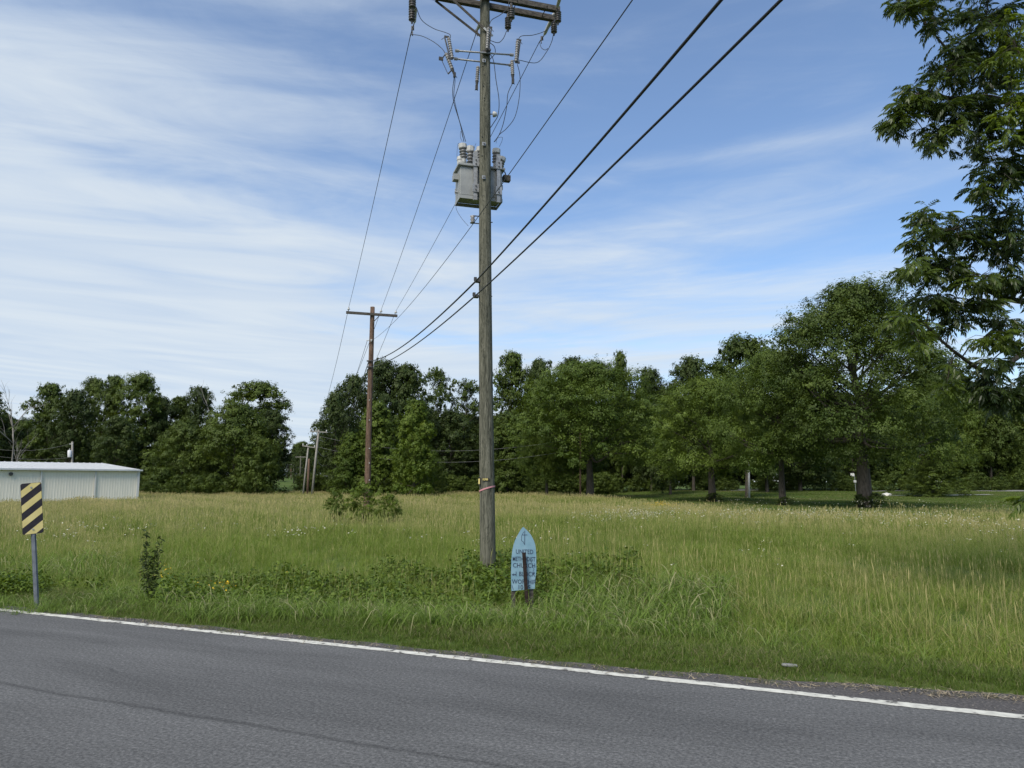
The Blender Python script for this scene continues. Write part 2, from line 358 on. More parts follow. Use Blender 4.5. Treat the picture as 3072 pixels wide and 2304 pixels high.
# ------------------------------------------------------------------ the ground
def grid(xs, ys, fn):
    Xg, Yg = np.meshgrid(xs, ys); Z = fn(Xg, Yg)
    V = np.stack([Xg.ravel(), Yg.ravel(), Z.ravel()], -1); nx, ny = len(xs), len(ys)
    i = np.arange(ny - 1)[:, None] * nx + np.arange(nx - 1)[None, :]
    Q = np.stack([i, i + 1, i + nx + 1, i + nx], -1).reshape(-1, 4); return V, Q
xs = np.unique(np.concatenate([np.linspace(-2500, -140, 16), np.linspace(-140, -30, 56), np.linspace(-30, 30, 90), np.linspace(30, 140, 50), np.linspace(140, 2500, 16)]))
ys = np.unique(np.concatenate([np.linspace(-400, -6, 10), np.linspace(-6, 26, 90), np.linspace(26, 140, 70), np.linspace(140, 320, 30), np.linspace(320, 3500, 16)]))
def gfield(x, y):
    return gz(x, y) - 0.035 * (1 - sstep(s_of(x, y), 0.0, 0.7)) - 0.008
V, Q = grid(xs, ys, gfield)
ground = tag(link('field', mesh_np('field', V, [Q], M_['field'], smooth=True)), kind='structure')
def strip(name, m, r0, r1, sa, sb, z, n=200):
    r = np.linspace(r0, r1, n); a = sa(r) if callable(sa) else np.full(n, sa); b = sb(r) if callable(sb) else np.full(n, sb)
    o = RN * LINE
    P0 = o[None] + r[:, None] * RD + a[:, None] * RN; P1 = o[None] + r[:, None] * RD + b[:, None] * RN
    V = np.zeros((2 * n, 3)); V[:n, :2] = P0; V[n:, :2] = P1; V[:, 2] = z
    i = np.arange(n - 1); Q = np.stack([i, i + 1, n + i + 1, n + i], -1)
    return tag(link(name, mesh_np(name, V, [Q], m)), kind='structure')
strip('road', M_['asphalt'], -150, 150, -8.5, 0.03, 0.0)
strip('road_shoulder', M_['shoulder'], -150, 150, 0.03, lambda r: edge_of(r) + 0.12, -0.0005, 1600)
rg = np.random.default_rng(3)
wob = lambda seed: (lambda r: 0.006 * np.sin(r * 3.1 + seed) + 0.004 * np.sin(r * 9.7 + seed * 2) + 0.004 * np.random.default_rng(seed).standard_normal(len(r)))
strip('road_edge_line', M_['paint'], -60, 40, lambda r: -0.115 + wob(3)(r), lambda r: 0.0 + wob(5)(r), 0.004, 2200)

# ------------------------------------------------------------------ instanced ground cover (stuff)
def scatter(name, protos, P, scale, rz, idx, dry, tilt=None, label=None):
    """points carrying scale / rotation / index / dryness; a node group puts the tuft meshes on them"""
    me = bpy.data.meshes.new(name); me.vertices.add(len(P)); me.vertices.foreach_set('co', np.asarray(P, np.float32).ravel())
    for nm, arr in (('sc', scale), ('dry', dry)):
        a = me.attributes.new(nm, 'FLOAT', 'POINT'); a.data.foreach_set('value', np.asarray(arr, np.float32))
    a = me.attributes.new('idx', 'INT', 'POINT'); a.data.foreach_set('value', np.asarray(idx, np.int32))
    rot = np.zeros((len(P), 3), np.float32); rot[:, 2] = rz
    if tilt is not None: rot[:, :2] = tilt
    a = me.attributes.new('rot', 'FLOAT_VECTOR', 'POINT'); a.data.foreach_set('vector', rot.ravel())
    o = link(name, me); tag(o, label, kind='stuff')
    pc = bpy.data.collections.new(name + '_source')
    for k, pm in enumerate(protos):
        q = bpy.data.objects.new('%s_tuft_%02d' % (name, k), pm); pc.objects.link(q)
    ng = bpy.data.node_groups.new(name, 'GeometryNodeTree')
    ng.interface.new_socket('Geometry', in_out='INPUT', socket_type='NodeSocketGeometry')
    ng.interface.new_socket('Geometry', in_out='OUTPUT', socket_type='NodeSocketGeometry')
    N, L = ng.nodes, ng.links
    gi = N.new('NodeGroupInput'); go = N.new('NodeGroupOutput')
    ci = N.new('GeometryNodeCollectionInfo'); ci.inputs['Collection'].default_value = pc
    ci.inputs['Separate Children'].default_value = True; ci.inputs['Reset Children'].default_value = True
    ip = N.new('GeometryNodeInstanceOnPoints'); ip.inputs['Pick Instance'].default_value = True
    def attr(nm, t):
        n = N.new('GeometryNodeInputNamedAttribute'); n.data_type = t; n.inputs[0].default_value = nm; return n.outputs[0]
    L.new(gi.outputs[0], ip.inputs['Points']); L.new(ci.outputs[0], ip.inputs['Instance'])
    L.new(attr('idx', 'INT'), ip.inputs['Instance Index']); L.new(attr('sc', 'FLOAT'), ip.inputs['Scale'])
    L.new(attr('rot', 'FLOAT_VECTOR'), ip.inputs['Rotation']); L.new(ip.outputs[0], go.inputs[0])
    md = o.modifiers.new('scatter', 'NODES'); md.node_group = ng
    return o
def tuft(name, m, n, spread, h0, h1, w, lean, curl, seed, seg=3, heads=0.0):
    """n blades, each a tapering bent strip"""
    g = np.random.default_rng(seed)
    a = g.uniform(0, 2 * np.pi, n); r = spread * np.sqrt(g.uniform(0, 1, n))
    base = np.stack([r * np.cos(a), r * np.sin(a), np.zeros(n)], -1)
    h = g.uniform(h0, h1, n); az = g.uniform(0, 2 * np.pi, n); le = np.abs(g.normal(0, lean, n)); cu = curl * g.uniform(0.3, 1.4, n)
    wd = w * g.uniform(0.6, 1.3, n); D = np.stack([np.cos(az), np.sin(az), np.zeros(n)], -1)
    wa = az + np.pi / 2 + g.normal(0, 0.5, n); Wd = np.stack([np.cos(wa), np.sin(wa), np.zeros(n)], -1)
    V = []; p = base.copy(); ang = le.copy(); V += [p - Wd * wd[:, None] * .4, p + Wd * wd[:, None] * .4]
    for k in range(seg):
        ang = ang + cu / seg * (0.5 + k)
        ang = np.minimum(ang, 2.5)
        st = h / seg
        p = p + D * (np.sin(ang) * st)[:, None] + np.array((0, 0, 1.0)) * (np.cos(ang) * st)[:, None]
        ww = wd * (1 - (k + 1) / seg) ** 0.7 if k < seg - 1 else wd * 0.0
        if k < seg - 1: V += [p - Wd * ww[:, None] * .5, p + Wd * ww[:, None] * .5]
        else: V += [p]
    m_ = len(V); VV = np.stack(V, 1).reshape(-1, 3)        # (n, m_, 3)
    o = np.arange(n)[:, None] * m_; Qs = []
    for k in range(seg - 1): Qs.append(np.stack([o[:, 0] + 2 * k, o[:, 0] + 2 * k + 1, o[:, 0] + 2 * k + 3, o[:, 0] + 2 * k + 2], -1))
    T = np.stack([o[:, 0] + 2 * (seg - 1), o[:, 0] + 2 * (seg - 1) + 1, o[:, 0] + 2 * seg], -1)
    tb = g.uniform(0, 0.55, n); dead = g.uniform(0, 1, n) < 0.12; tb[dead] = 0.9
    tint = np.concatenate([tb + 0.12 * k for k in range(seg)])
    Vt = [VV]; Fq = Qs; Ft = [T]
    if heads > 0:                                          # seed heads on thin stalks
        k = max(1, int(n * heads)); i0 = len(VV)
        a = g.uniform(0, 2 * np.pi, k); r = spread * np.sqrt(g.uniform(0, 1, k)); b = np.stack([r * np.cos(a), r * np.sin(a), np.zeros(k)], -1)
        hh = g.uniform(h1 * .9, h1 * 1.4, k); t = b + np.stack([g.normal(0, .10, k) * hh, g.normal(0, .10, k) * hh, hh], -1)
        q = g.uniform(0, np.pi, k); dd = np.stack([np.cos(q), np.sin(q), 0 * q], -1)
        mid = b + (t - b) * 0.78
        Vh = np.stack([b - dd * w * .18, b + dd * w * .18, mid + dd * w * .18, mid - dd * w * .18, mid + (t - mid) * .5 + dd * w * .7, t, mid + (t - mid) * .5 - dd * w * .7], 1).reshape(-1, 3)
        oo = i0 + np.arange(k) * 7
        Fq = Fq + [np.stack([oo, oo + 1, oo + 2, oo + 3], -1), np.stack([oo + 3, oo + 4, oo + 5, oo + 6], -1)]
        Vt.append(Vh)
        tint = np.concatenate([tint[:n * (seg - 1)], np.full(2 * k, 0.95), tint[n * (seg - 1):]])
    return mesh_np(name, np.concatenate(Vt), Fq + Ft, m, tint=tint)
def leaf_quads(P, Nn, L, Wd, g, tdir=None):
    n = len(P); t = g.normal(size=(n, 3)) if tdir is None else tdir + g.normal(size=(n, 3)) * .35
    Nn = Nn / (np.linalg.norm(Nn, axis=1)[:, None] + 1e-9)
    t = t - Nn * np.sum(t * Nn, 1)[:, None]; t /= np.linalg.norm(t, axis=1)[:, None] + 1e-9
    b = np.cross(Nn, t); L = np.asarray(L)[:, None] / 2; Wd = np.asarray(Wd)[:, None] / 2
    V = np.stack([P - t * L, P + b * Wd - t * L * .15, P + t * L - Nn * L * .35, P - b * Wd - t * L * .15], 1).reshape(-1, 3)
    return V, np.arange(4 * n).reshape(-1, 4)
def weed_proto(name, m, n, h, spread, leaf, seed):
    g = np.random.default_rng(seed); P = np.stack([g.normal(0, spread, n), g.normal(0, spread, n), g.uniform(0.15, 1, n) ** .7 * h], -1)
    P[:, 2] *= np.exp(-(P[:, 0] ** 2 + P[:, 1] ** 2) / (3.5 * spread ** 2))
    Nn = g.normal(0, .55, (n, 3)); Nn[:, 2] += 0.9
    sz = leaf * g.uniform(.6, 1.3, n); V, Qd = leaf_quads(P, Nn, sz, sz * .62, g)
    return mesh_np(name, V, [Qd], m, tint=g.uniform(0, 1, n))

PER = lambda x, y, a, b, c: np.sin(x * a + c) * np.sin(y * b + 1.7 * c) + 0.6 * np.sin(x * a * 2.3 + y * b * 1.9 + c * 2)
def meadow_limit(x): return np.interp(x, [-200, -60, -20, 4, 9, 10.8, 11.8, 12.8, 14.8, 17.9, 26, 60], [100, 105, 112, 112, 85, 65, 56, 46, 40, 37, 37, 37])
BC = np.array([-36.9, 73.0])                                # near right corner of the metal building
BW = np.array([-0.7071, -0.7071]); BD = np.array([-0.7071, 0.7071])
def in_building(x, y, mrg=0.5):
    a = (x - BC[0]) * BW[0] + (y - BC[1]) * BW[1]; b = (x - BC[0]) * BD[0] + (y - BC[1]) * BD[1]
    return (a > -mrg) & (a < 48 + mrg) & (b > -mrg) & (b < 24 + mrg)
def frustum_pts(g, y0, y1, dens, marg=1.12, xlim=1e9):
    n = int(dens * 0.70 * marg * (y1 ** 2 - y0 ** 2) + dens * 6 * (y1 - y0))
    y = np.sqrt(g.uniform(y0 ** 2, y1 ** 2, n)); hw = 0.70 * marg * y + 1.5
    x = g.uniform(-1, 1, n) * hw; return x, y
def px_of(x, y): return 1536 + F * x / (y * CP + 0.0001)
def dryness(x, y):
    """how sun-bleached the meadow is, from place to place"""
    d = 0.08 + 0.13 * PER(x, y, .21, .17, 0.4) + 0.10 * PER(x, y, .9, .7, 2.0)
    d += 0.19 * sstep(y, 24, 46) - 0.05 * sstep(y, 75, 105)
    d += 0.15 * sstep(x - 0.14 * y, 2.2, 5.0) * (1 - sstep(y, 30, 60) * .6)
    d += 0.10 * sstep(-x, 8, 25) * sstep(y, 22, 40)
    d -= 0.12 * sstep(7 - np.hypot(x + 5, (y - 17) * .6), 0, 4)
    return np.clip(d, 0, 1)
g = np.random.default_rng(11)
near_t = [tuft('t%d' % i, M_['meadow'], 46, .20, .16, .52, .0065, .30, 1.2, 20 + i, heads=0.03) for i in range(5)]
mid_t = [tuft('m%d' % i, M_['meadow'], 46, .32, .25, .52, .013, .28, 1.0, 40 + i, seg=2, heads=0.08) for i in range(4)]
far_t = [tuft('f%d' % i, M_['meadow'], 44, .60, .28, .52, .034, .22, .7, 60 + i, seg=2, heads=0.10) for i in range(4)]
for nm, protos, y0, y1, dens in (('meadow_grass_near', near_t, 7.0, 24, 24), ('meadow_grass_middle', mid_t, 23, 50, 11), ('meadow_grass_far', far_t, 48, 116, 4.2)):
    x, y = frustum_pts(g, y0, y1, dens)
    s = s_of(x, y)
    k = (s > 1.35 + 0.15 * np.sin(x * 3)) & (y < meadow_limit(x) + g.normal(0, .6, len(x))) & ~in_building(x, y, 1.6)
    x, y, s = x[k], y[k], s[k]; n = len(x)
    near_bush = np.hypot((x + 6.6) / 1.9, (y - 31.3) / 2.6); near_sign = np.hypot(x - .10, (y - 10.9) / 1.2)
    sc = .88 * np.clip(np.minimum(.3 + .7 * sstep(near_bush, .5, 1.3), .35 + .65 * sstep(near_sign, .3, 1.0)), .2, 1) * g.uniform(.7, 1.25, n) * (1 + .26 * PER(x, y, .5, .4, 1.0) + .12 * PER(x, y, 1.7, 1.4, .3)) * (0.55 + .45 * sstep(s, 1.2, 3.0)) * (1 - 0.25 * sstep(y, 30, 60))
    scatter(nm, protos, np.stack([x, y, gz(x, y) - .02], -1), sc, g.uniform(0, 6.28, n), g.integers(0, len(protos), n), dryness(x, y) + g.normal(0, .09, n), g.normal(0, .09, (n, 2)))
# mown lawn beyond the meadow
lawn_t = [tuft('l%d' % i, M_['verge'], 40, .55, .05, .11, .03, .5, .8, 80 + i, seg=2) for i in range(3)]
n = 30000; x = g.uniform(3, 110, n); y = 35 + 83 * g.uniform(0, 1, n) ** 1.3; k = (y > meadow_limit(x)) & (np.abs(x) < .8 * y + 4); x, y = x[k], y[k]; n = len(x)
scatter('lawn_grass', lawn_t, np.stack([x, y, gz(x, y) - .01], -1), g.uniform(.8, 1.4, n), g.uniform(0, 6.28, n), g.integers(0, 3, n), .25 + .2 * PER(x, y, .15, .2, 3) + g.normal(0, .08, n))
# short verge beside the asphalt
verge_t = [tuft('v%d' % i, M_['verge'], 44, .10, .035, .11, .0045, .55, 1.0, 90 + i) for i in range(5)]
n = 11500; r = g.uniform(-16, 12, n); s = g.uniform(0, 2.2, n) ** 1.15
e = edge_of(r); s = s + e - .03 + .05 * np.sin(r * 7.7) * np.sin(r * 2.9 + 1) + g.normal(0, .03, n)
k = (g.uniform(0, 1, n) < (0.45 + .55 * sstep(s - e, 0.02, .30))); r, s = r[k], s[k]; n = len(r)
P = (RN * LINE)[None] + r[:, None] * RD + s[:, None] * RN
sc = (.55 + .75 * sstep(s - edge_of(r), 0.05, .8)) * g.uniform(.75, 1.35, n)
scatter('verge_grass', verge_t, np.column_stack([P, gz(P[:, 0], P[:, 1]) - .012]), sc, g.uniform(0, 6.28, n), g.integers(0, 5, n), .12 + .12 * PER(P[:, 0], P[:, 1], 1.3, 1.1, 2) + .18 * sstep(P[:, 0], 2, 6) + .3 * (1 - sstep(s - edge_of(r), 0, .2)) + g.normal(0, .07, n), g.normal(0, .15, (n, 2)))
# tall arching grass behind the verge
tall_t = [tuft('g%d' % i, M_['tallg'], 17, .10, .50, 1.0, .017, .22, 1.7, 110 + i, seg=6) for i in range(6)] + \
         [tuft('h%d' % i, M_['tallg'], 20, .12, .35, .75, .010, .14, 1.4, 130 + i, seg=5) for i in range(3)]
def patch(u0, u1, v0, v1, n, zg=-.15):
    u = g.uniform(u0, u1, n); v = g.uniform(v0, v1, n); q = np.array([gz0(a, b, zg) for a, b in zip(u, v)]); return q[:, 0], q[:, 1]
xx, yy, ss = [], [], []
for (u0, u1, v0, v1, n, sc0) in ((1150, 2150, 1850, 1925, 420, .72), (560, 1200, 1855, 1900, 150, .62), (1650, 2180, 1790, 1880, 230, .95), (1960, 2160, 1780, 1850, 60, 1.05),
                                (-120, 330, 1695, 1745, 170, .95), (330, 700, 1690, 1740, 50, .7), (1000, 1250, 1830, 1880, 60, .60), (2150, 2700, 1830, 1960, 90, .6),
                                (1600, 1680, 1730, 1760, 8, .6), (0, 600, 1830, 1850, 50, .35), (2700, 3200, 1930, 2010, 50, .55), (900, 2700, 1640, 1760, 110, .6), (300, 1800, 1740, 1860, 330, .62), (-100, 1600, 1845, 1880, 260, .42)):
    x, y = patch(u0, u1, v0, v1, n); xx.append(x); yy.append(y); ss.append(np.full(n, sc0))
x = np.concatenate(xx); y = np.concatenate(yy); n = len(x)
scatter('tall_roadside_grass', tall_t, np.stack([x, y, gz(x, y) - .03], -1), np.concatenate(ss) * g.uniform(.7, 1.25, n), g.uniform(0, 6.28, n), g.integers(0, 9, n), g.uniform(-.35, .12, n), g.normal(0, .12, (n, 2)))
# leafy weeds
weed_t = [weed_proto('w%d' % i, M_['weed'], 120, .42, .16, .065, 150 + i) for i in range(5)]
xx, yy, ss = [], [], []
for (u0, u1, v0, v1, n, sc0) in ((480, 1760, 1745, 1850, 640, .9), (1380, 1900, 1715, 1800, 260, 1.15), (1490, 1660, 1815, 1845, 34, .75), (820, 1250, 1735, 1790, 160, 1.0), (-150, 320, 1775, 1815, 230, .85), (250, 900, 1800, 1850, 130, .6), (1850, 2100, 1760, 1850, 50, .8), (1420, 1500, 1722, 1760, 30, .9)):
    x, y = patch(u0, u1, v0, v1, n); xx.append(x); yy.append(y); ss.append(np.full(n, sc0))
x = np.concatenate(xx); y = np.concatenate(yy); ss = np.concatenate(ss)
k = (PER(x, y, .9, 1.3, 1.0) + .5 * PER(x, y, 2.3, 1.9, 2.0) + g.normal(0, .35, len(x))) > -.35; x, y, ss = x[k], y[k], [ss[k]]; n = len(x)
scatter('roadside_weeds', weed_t, np.stack([x, y, gz(x, y) - .03], -1), np.concatenate(ss) * g.uniform(.6, 1.2, n), g.uniform(0, 6.28, n), g.integers(0, 5, n), np.zeros(n), g.normal(0, .15, (n, 2)))
# flowers
def flower(name, petal, n, r, h, seed):
    g2 = np.random.default_rng(seed); V = []; Qd = []
    P = np.stack([g2.normal(0, .10, n), g2.normal(0, .10, n), h * g2.uniform(.8, 1.1, n)], -1)
    Nn = g2.normal(0, .35, (n, 3)); Nn[:, 2] += 1
    V, Qd = leaf_quads(P, Nn, np.full(n, r), np.full(n, r), g2)
    V2, Q2 = leaf_quads(P + .002, Nn, np.full(n, r), np.full(n, r), g2)
    return mesh_np(name, np.concatenate([V, V2]), [Qd, Q2 + len(V)], petal)
wf = [flower('a%d' % i, M_['white_petal'], 5, .042, .54, i) for i in range(3)]
yf = [flower('y%d' % i, M_['yellow_petal'], 5, .026, .36, i + 9) for i in range(3)]
def fl(name, protos, specs, h=1.0):
    xs_, ys_, sc_ = [], [], []
    for u, v, su, sv, n, sc0 in specs:
        q = np.array([gz0(min(max(a, -300), 3400), max(b, 1470)) for a, b in zip(g.normal(u, su, n), g.normal(v, sv, n))]); xs_.append(q[:, 0]); ys_.append(q[:, 1]); sc_.append(np.full(n, sc0))
    x = np.concatenate(xs_); y = np.concatenate(ys_); n = len(x)
    scatter(name, protos, np.stack([x, y, gz(x, y)], -1), np.concatenate(sc_) * g.uniform(.8, 1.2, n), g.uniform(0, 6.28, n), g.integers(0, 3, n), np.zeros(n))
fl('white_wildflowers', wf, [(1850, 1572, 70, 8, 80, 1), (2000, 1578, 120, 10, 80, 1), (2350, 1570, 160, 12, 120, 1), (2650, 1572, 170, 14, 130, 1), (2950, 1600, 150, 30, 70, 1), (2500, 1530, 250, 5, 50, 1.1), (875, 1645, 14, 5, 9, 1), (1450, 1660, 200, 30, 20, 1), (700, 1610, 350, 25, 30, .9), (150, 1640, 120, 18, 24, 1), (1640, 1560, 12, 4, 6, 1), (2200, 1650, 400, 40, 25, .8)])
fl('yellow_wildflowers', yf, [(1985, 1530, 34, 3, 70, 1.5), (640, 1800, 30, 12, 14, .9), (500, 1735, 12, 14, 7, .9), (850, 1760, 200, 20, 5, .8)])
# dead straw and stones along the edge of the asphalt
n = 4200; r = g.uniform(-9, 7, n); s = edge_of(r) + g.normal(-.02, .07, n) ; P = (RN * LINE)[None] + r[:, None] * RD + s[:, None] * RN
P = P[g.uniform(0, 1, n) < .25 + .75 * sstep(r, -1.5, 1)]; n = len(P)
Nn = g.normal(0, .3, (n, 3)); Nn[:, 2] += 1; V, Qd = leaf_quads(np.column_stack([P, np.full(n, .012)]), Nn, g.uniform(.03, .16, n), g.uniform(.003, .009, n), g)
tag(link('dead_straw_litter', mesh_np('straw', V, [Qd], M_['straw'])), 'dry dead straw lying along the edge of the asphalt shoulder', kind='stuff')
def stone_mesh(name, seed, m):
    g2 = np.random.default_rng(seed); me = bpy.data.meshes.new(name); import bmesh
    bm = bmesh.new(); bmesh.ops.create_icosphere(bm, subdivisions=1, radius=1)
    for v in bm.verts: v.co *= 1 + .22 * g2.normal(); v.co.z *= .6
    bm.to_mesh(me); bm.free(); me.materials.append(m); return me
st = [stone_mesh('stone%d' % i, i, M_['pebble']) for i in range(3)]
n = 420; r = g.uniform(-5, 6, n); s = g.uniform(.02, 1, n) * (edge_of(r)); k = g.uniform(0, 1, n) < sstep(r, -2, 1.5); r, s = r[k], s[k]; n = len(r)
P = (RN * LINE)[None] + r[:, None] * RD + s[:, None] * RN
scatter('shoulder_pebbles', st, np.column_stack([P, np.full(n, .004)]), g.uniform(.002, .009, n) ** 1.0, g.uniform(0, 6.28, n), g.integers(0, 3, n), np.zeros(n))

# ------------------------------------------------------------------ trees
def crown_np(g, H, Rr, z0, ncl, rcl, nleaf, leaf, prof, asym=0.25, up=0.7, flat=.62):
    """clumps of leaves gathered on an uneven envelope; returns verts, quads, tint, clump centres"""
    C = []; Rc = []
    ph = g.uniform(0, 6.28, 4)
    for i in range(ncl):
        t = (i + g.uniform(0, 1)) / ncl; t = t ** 0.85
        z = z0 + (H - z0) * t; a = g.uniform(0, 2 * np.pi)
        rr = Rr * prof(t) * (1 + asym * (np.sin(2 * a + ph[0]) * .5 + np.sin(3 * a + ph[1] + 4 * t) * .5) + g.normal(0, .07))
        inner = g.uniform(0, 1) < (.28 if t < .8 else .6)
        q = rr * (np.sqrt(g.uniform(.05, .6)) if inner else g.uniform(.82, 1.0))
        rc = rcl * g.uniform(.6, 1.55) * (1.0 if not inner else 1.15) * (0.55 + 0.45 * min(1, prof(t) * 1.6))
        C.append((np.cos(a) * max(q - rc * .5, 0), np.sin(a) * max(q - rc * .5, 0), min(z, H - rc * flat * 0.7))); Rc.append(rc)
    C = np.array(C); Rc = np.array(Rc); Vs, Qs, Ts = [], [], []; off = 0
    for c, rc in zip(C, Rc):
        n = int(nleaf * (rc / rcl) ** 2); ns = max(6, n // 20)
        sd_ = g.normal(size=(ns, 3)); sd_[:, 2] = sd_[:, 2] * .85 + .45; sd_ /= np.linalg.norm(sd_, axis=1)[:, None]
        sr = rc * np.where(g.uniform(0, 1, ns) < .25, g.uniform(.95, 1.30, ns), g.uniform(.55, 1.0, ns))
        k = g.integers(0, ns, n); d = sd_[k]
        P = c + d * sr[k][:, None] * np.array((1, 1, flat)) + g.normal(0, .125 * rc, (n, 3)) * (1, 1, .7) + d * (g.normal(0, .10, n) * rc)[:, None]
        dr = P - (c + d * sr[k][:, None] * np.array((1, 1, flat))); P[:, 2] -= .45 * np.hypot(dr[:, 0], dr[:, 1])
        Nn = d * .8 + dr / rc * 1.6 + g.normal(0, .30, (n, 3)); Nn[:, 2] += up * .8
        stn = g.normal(0, .12, ns)[k]
        L = leaf * g.uniform(.6, 1.45, n); out = d.copy(); out[:, 2] -= .35
        V, Qd = leaf_quads(P, Nn, L, L * g.uniform(.45, .7, n), g, out)
        Vs.append(V); Qs.append(Qd + off); off += len(V); Ts.append(np.clip(.45 + g.normal(0, .08, n) + stn + g.normal(0, .16), 0, 1))
    return np.concatenate(Vs), np.concatenate(Qs), np.concatenate(Ts), C
def wood_np(g, H, z0, C, tr, nlimb, lean=(0, 0)):
    pts = [np.array((0, 0, -.15))]; m = 7
    for k in range(1, m + 1):
        t = k / m; pts.append(np.array((lean[0] * t + g.normal(0, .012 * H * t), lean[1] * t + g.normal(0, .012 * H * t), H * .86 * t)))
    rad = [tr * 1.45] + [tr * (1 - .88 * (k / m)) for k in range(1, m + 1)]; rad[1] = tr * .98
    pts.insert(1, pts[0] * 0 + np.array((0, 0, .35))); rad.insert(1, tr * 1.12)
    V, Qd = tube_np(pts, rad, 10); Vs = [V]; Qs = [Qd]; off = len(V); Pt = np.array(pts)
    for c in C[g.permutation(len(C))[:nlimb]]:
        zs = max(z0 * 1.0 + .08 * H, c[2] - g.uniform(.25, .6) * np.hypot(c[0], c[1]) - .1 * H); zs = min(zs, H * .8)
        b = np.array([np.interp(zs, Pt[:, 2], Pt[:, j]) for j in range(3)])
        r0 = np.interp(zs, Pt[:, 2], rad) * .55; mid = (b + c) / 2 + g.normal(0, .05 * H, 3) * .5 + np.array((0, 0, -.01 * H))
        V, Qd = tube_np(smooth_path([b, mid, c], 3), np.linspace(r0, r0 * .15, 7), 5); Vs.append(V); Qs.append(Qd + off); off += len(V)
    return np.concatenate(Vs), np.concatenate(Qs)
PROF = {
    'round': lambda t: (max(0, 1 - (2 * t - .85) ** 2 * .85)) ** .5 if t < .93 else .35,
    'tall': lambda t: min(1, .6 + t) * (1 - max(0, t - .55) * 1.45),
    'cone': lambda t: max(.16, (1 - t) ** .6) * min(1, .5 + 3 * t),
    'skirt': lambda t: max(.1, (1 - t ** 2.6)) ** .6,
    'column': lambda t: max(.12, 1 - t ** 4) ** .6 * (.9 + .1 * math.sin(9 * t)),
    'umbrella': lambda t: max(.2, .45 + .75 * t if t < .7 else 1 - (t - .7) * 1.7),
    'pecan': lambda t: float(np.interp(t, [0, .12, .3, .55, .75, .88, .96, 1], [.80, .95, 1, .97, .82, .62, .42, .22])),
}
#          H   R   z0  clumps rcl leaves size  profile  trunk limbs  material bark
KIND = {
    'oak_a': (16, 5.5, 1.6, 120, 1.35, 190, .30, 'round', .26, 24, 'leaf_dark', 'bark'),
    'oak_b': (16, 5.0, 3.2, 110, 1.30, 190, .30, 'tall', .24, 24, 'leaf_dark', 'bark'),
    'gum_a': (17, 4.2, 2.6, 120, 1.05, 190, .27, 'tall', .22, 30, 'leaf_mid', 'bark'),
    'gum_b': (17, 4.4, 4.0, 100, 1.10, 190, .27, 'umbrella', .22, 30, 'leaf_mid', 'bark'),
    'open': (17, 4.2, 4.5, 62, .95, 150, .26, 'umbrella', .20, 46, 'leaf_mid', 'bark_light'),
    'cone': (17, 3.6, 1.0, 120, .95, 190, .26, 'cone', .20, 16, 'leaf_mid', 'bark'),
    'skirt': (12, 6.0, 0.1, 170, 1.20, 230, .22, 'skirt', .22, 12, 'leaf_mid', 'bark'),
    'column': (11, 3.0, 0.0, 150, .85, 210, .20, 'column', .20, 10, 'leaf_light', 'bark'),
    'bright': (11, 3.3, 0.4, 130, .90, 230, .20, 'skirt', .18, 14, 'leaf_bright', 'bark'),
    'broad': (15, 7.6, 3.6, 250, 1.30, 360, .18, 'pecan', .40, 34, 'leaf_light', 'bark'),
    'broad_b': (13, 6.8, 3.0, 200, 1.25, 340, .18, 'pecan', .36, 34, 'leaf_light', 'bark'),
    'pecan': (16, 6.2, 3.6, 270, 1.10, 360, .15, 'pecan', .44, 70, 'leaf_mid', 'bark'),
    'shrub': (3, 1.6, 0.0, 36, .45, 150, .11, 'skirt', .03, 8, 'leaf_mid', 'bark'),
}
PROTO = {}
def proto(kind):
    if kind not in PROTO:
        H, Rr, z0, ncl, rcl, nl, lf, pr, tr, nb, lm, bk = KIND[kind]
        g2 = np.random.default_rng(500 + list(KIND).index(kind))
        V, Qd, T, C = crown_np(g2, H, Rr, z0, ncl, rcl, nl, lf, PROF[pr])
        cm = mesh_np(kind + '_crown', V, [Qd], M_[lm], tint=T)
        V, Qd = wood_np(g2, H, z0, C, tr, nb); tm = mesh_np(kind + '_trunk', V, [Qd], M_[bk], smooth=True)
        PROTO[kind] = (cm, tm, H, Rr)
    return PROTO[kind]
USED = {}
def tree(u, vtop, Y, hw, kind, label, group='trees of the wood behind the meadow', name='tree', cat='tree', rz=None, lm=None):
    cm, tm, H, Rr = proto(kind)
    x = (u - 1536) / F * Y / 1.0 * (1 / (CP)) * 1.0; x = at(u, 1440, Y)[0]
    z = float(gz(x, Y)); h = at(u, vtop, Y)[2] - z; w = hw / F * Y / CP * (1.2 if kind != 'shrub' else 1.1)
    e = empty(name, (x, Y, z), label, cat, group)
    k = USED.get(kind, 0); USED[kind] = k + 1
    e.rotation_euler.z = rz if rz is not None else k * 2.1 + 0.5
    e.scale = (w / Rr, w / Rr, h / H)
    c = link('crown', cm, e); tag(c, kind='stuff')
    if lm:
        c.material_slots[0].link = 'OBJECT'; c.material_slots[0].material = M_[lm]
    link('trunk', tm, e)
    return e
L_ = 'trees left of the gap in the woods'; C_ = 'trees right of the gap in the woods'; B_ = 'shade trees around the lawn'
